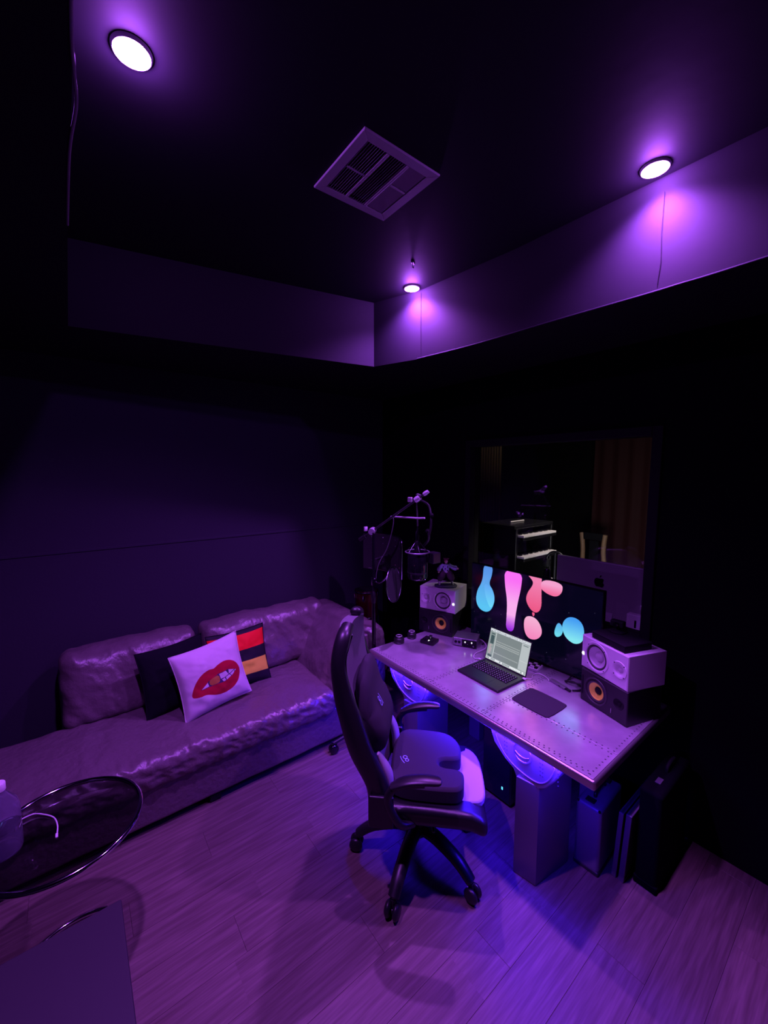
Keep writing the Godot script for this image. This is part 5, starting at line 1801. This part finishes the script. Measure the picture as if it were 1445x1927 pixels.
	box_part("slot", Vector3(-0.0255, 0.30, 0.012), Vector3(0.002, 0.05, 0.012), 0.0, M.matte_black, t)
	t = thing("desk_microphone", "short silver and black microphone left of the silver computer", "microphone", Vector3(2.92, 0.7605, -1.66))
	lathe_part("stand", v2([0, 0, 0.05, 0.0, 0.05, 0.012, 0.01, 0.02, 0.008, 0.44, 0, 0.44]), Vector3.ZERO, Vector3.UP, M.matte_black, t, 20)
	lathe_part("collar", v2([0.0, 0.44, 0.042, 0.44, 0.042, 0.46, 0.0, 0.46]), Vector3.ZERO, Vector3.UP, M.ivory, t, 20)
	lathe_part("grille", v2([0.030, 0.46, 0.026, 0.52, 0.02, 0.535, 0.0, 0.54]), Vector3.ZERO, Vector3.UP, M.dark_chrome, t, 20)
	t = thing("headphones", "black headphones hanging behind the silver computer", "headphones", Vector3(3.10, 0.7605, -1.70))
	lathe_part("stand", v2([0, 0, 0.06, 0.0, 0.06, 0.01, 0.008, 0.016, 0.008, 0.63, 0, 0.63]), Vector3.ZERO, Vector3.UP, M.matte_black, t, 18)
	var hb := []
	for i in 15:
		var a := PI * i / 14.0
		hb.append(Vector3(0.01, 0.555 + sin(a) * 0.085, cos(a) * 0.08))
	tube_part("headband", hb, 0.008, M.black_plastic, t)
	for s in [-1.0, 1.0]:
		lathe_part("ear_cup", v2([0, -0.018, 0.034, -0.018, 0.038, 0.0, 0.034, 0.018, 0, 0.018]), Vector3(0.01, 0.535, s * 0.078), Vector3.BACK, M.black_plastic, t, 20)
	# added spot, out of view in the next room, to light the keyboards
	t = thing("added_spot", "added white spotlight out of view on the ceiling of the next room", "light", Vector3(3.95, 2.9, -1.35))
	lathe_part("housing", v2([0.0, -0.10, 0.03, -0.10, 0.035, -0.09, 0.035, -0.01, 0.05, 0.0]), Vector3.ZERO, Vector3.UP, M.matte_black, t, 20)
	lathe_part("lens", v2([0.0, -0.104, 0.02, -0.104, 0.026, -0.101]), Vector3.ZERO, Vector3.UP, M.screen_white, t, 20)
	var sp := SpotLight3D.new()
	sp.name = "light"
	t.add_child(sp)
	sp.position = Vector3(0, -0.12, 0)
	sp.look_at_from_position(t.position + sp.position, Vector3(3.5, 1.3, -2.1), Vector3.UP)
	sp.spot_angle = 30.0
	sp.spot_angle_attenuation = 0.6
	sp.light_color = lin(1.0, 0.85, 0.8)
	sp.light_energy = 2.2
	sp.light_size = 0.03
	sp.spot_range = 8.0
	sp.spot_attenuation = 2.0
	sp.shadow_enabled = true
	# chair further back
	t = thing("wooden_chair", "wooden chair with pale curved back posts in the next room", "chair", Vector3(4.55, 0, -2.03))
	for s in [-1.0, 1.0]:
		tube_part("back_post", curve([Vector3(0, 0.02, s * 0.15), Vector3(0.02, 0.5, s * 0.15), Vector3(-0.03, 0.95, s * 0.125), Vector3(-0.06, 1.2, s * 0.11), Vector3(-0.07, 1.38, s * 0.125)], 5), 0.024, M.tan_wood, t)
		tube_part("front_leg", [Vector3(-0.38, 0.012, s * 0.17), Vector3(-0.36, 0.46, s * 0.17)], 0.018, M.tan_wood, t)
	box_part("seat", Vector3(-0.19, 0.475, 0), Vector3(0.42, 0.03, 0.40), 0.01, M.tan_wood, t)
	box_part("back_rail", Vector3(-0.068, 1.35, 0), Vector3(0.025, 0.08, 0.22), 0.008, M.matte_black, t)
	box_part("back_splat", Vector3(-0.04, 1.05, 0), Vector3(0.016, 0.5, 0.10), 0.005, M.matte_black, t)

func _ready() -> void:
	# camera
	var cam := Camera3D.new()
	cam.name = "camera"
	add_child(cam)
	var pitch := atan(75.0 / 757.0)
	var yaw := deg_to_rad(52.1)
	var fwd := Vector3(cos(yaw) * cos(pitch), -sin(pitch), -sin(yaw) * cos(pitch))
	cam.look_at_from_position(Vector3(0, 2.05, 0), Vector3(0, 2.05, 0) + fwd, Vector3.UP)
	cam.fov = rad_to_deg(2.0 * atan(963.5 / 757.0))
	cam.near = 0.02
	cam.far = 50.0
	cam.current = true
	# night: nothing but the lamps lights the closed rooms
	var env := Environment.new()
	env.background_mode = Environment.BG_COLOR
	env.background_color = Color.BLACK
	env.tonemap_mode = Environment.TONE_MAPPER_LINEAR
	env.tonemap_exposure = 1.0
	env.sdfgi_enabled = true
	env.ssao_enabled = true
	env.ssil_enabled = true
	var we := WorldEnvironment.new()
	we.environment = env
	add_child(we)
	materials()
	downlight(Vector3(0.209, CH, -1.414), "round purple ceiling light beside the sofa side edge of the ceiling", 7.0)
	downlight(Vector3(1.855, CH, -0.679), "round purple ceiling light over the right end of the desk", 7.0)
	downlight(Vector3(1.792, CH, -2.013), "round purple ceiling light by the ceiling corner above the mic stand", 7.0)
	room()
	vent()
	ceiling_hook()
	sofa()
	desk()
	chair()
	television()
	chair_pads()
	led_strip()
	speaker_black("black speaker with a yellow cone under the white speaker carrying the box", Vector3(2.190, DH + 0.002, -0.900), Vector3(-0.955, 0, -0.295), -1.0)
	speaker_white("white speaker on its side with a flat black box on top", Vector3(2.204, DH + 0.186, -0.911), Vector3(-0.935, 0, -0.355), -1.0)
	speaker_black("black speaker with a yellow cone under the white speaker carrying the figurine", Vector3(2.235, DH + 0.002, -2.205), Vector3(-0.938, 0, 0.346), 1.0)
	speaker_white("white speaker on its side with a figurine on top", Vector3(2.252, DH + 0.186, -2.205), Vector3(-0.938, 0, 0.346), 1.0)
	laptop()
	pillows()
	mic_stand()
	drum()
	floor_things()
	side_table()
	live_room()
	desk_things()
	figurine()
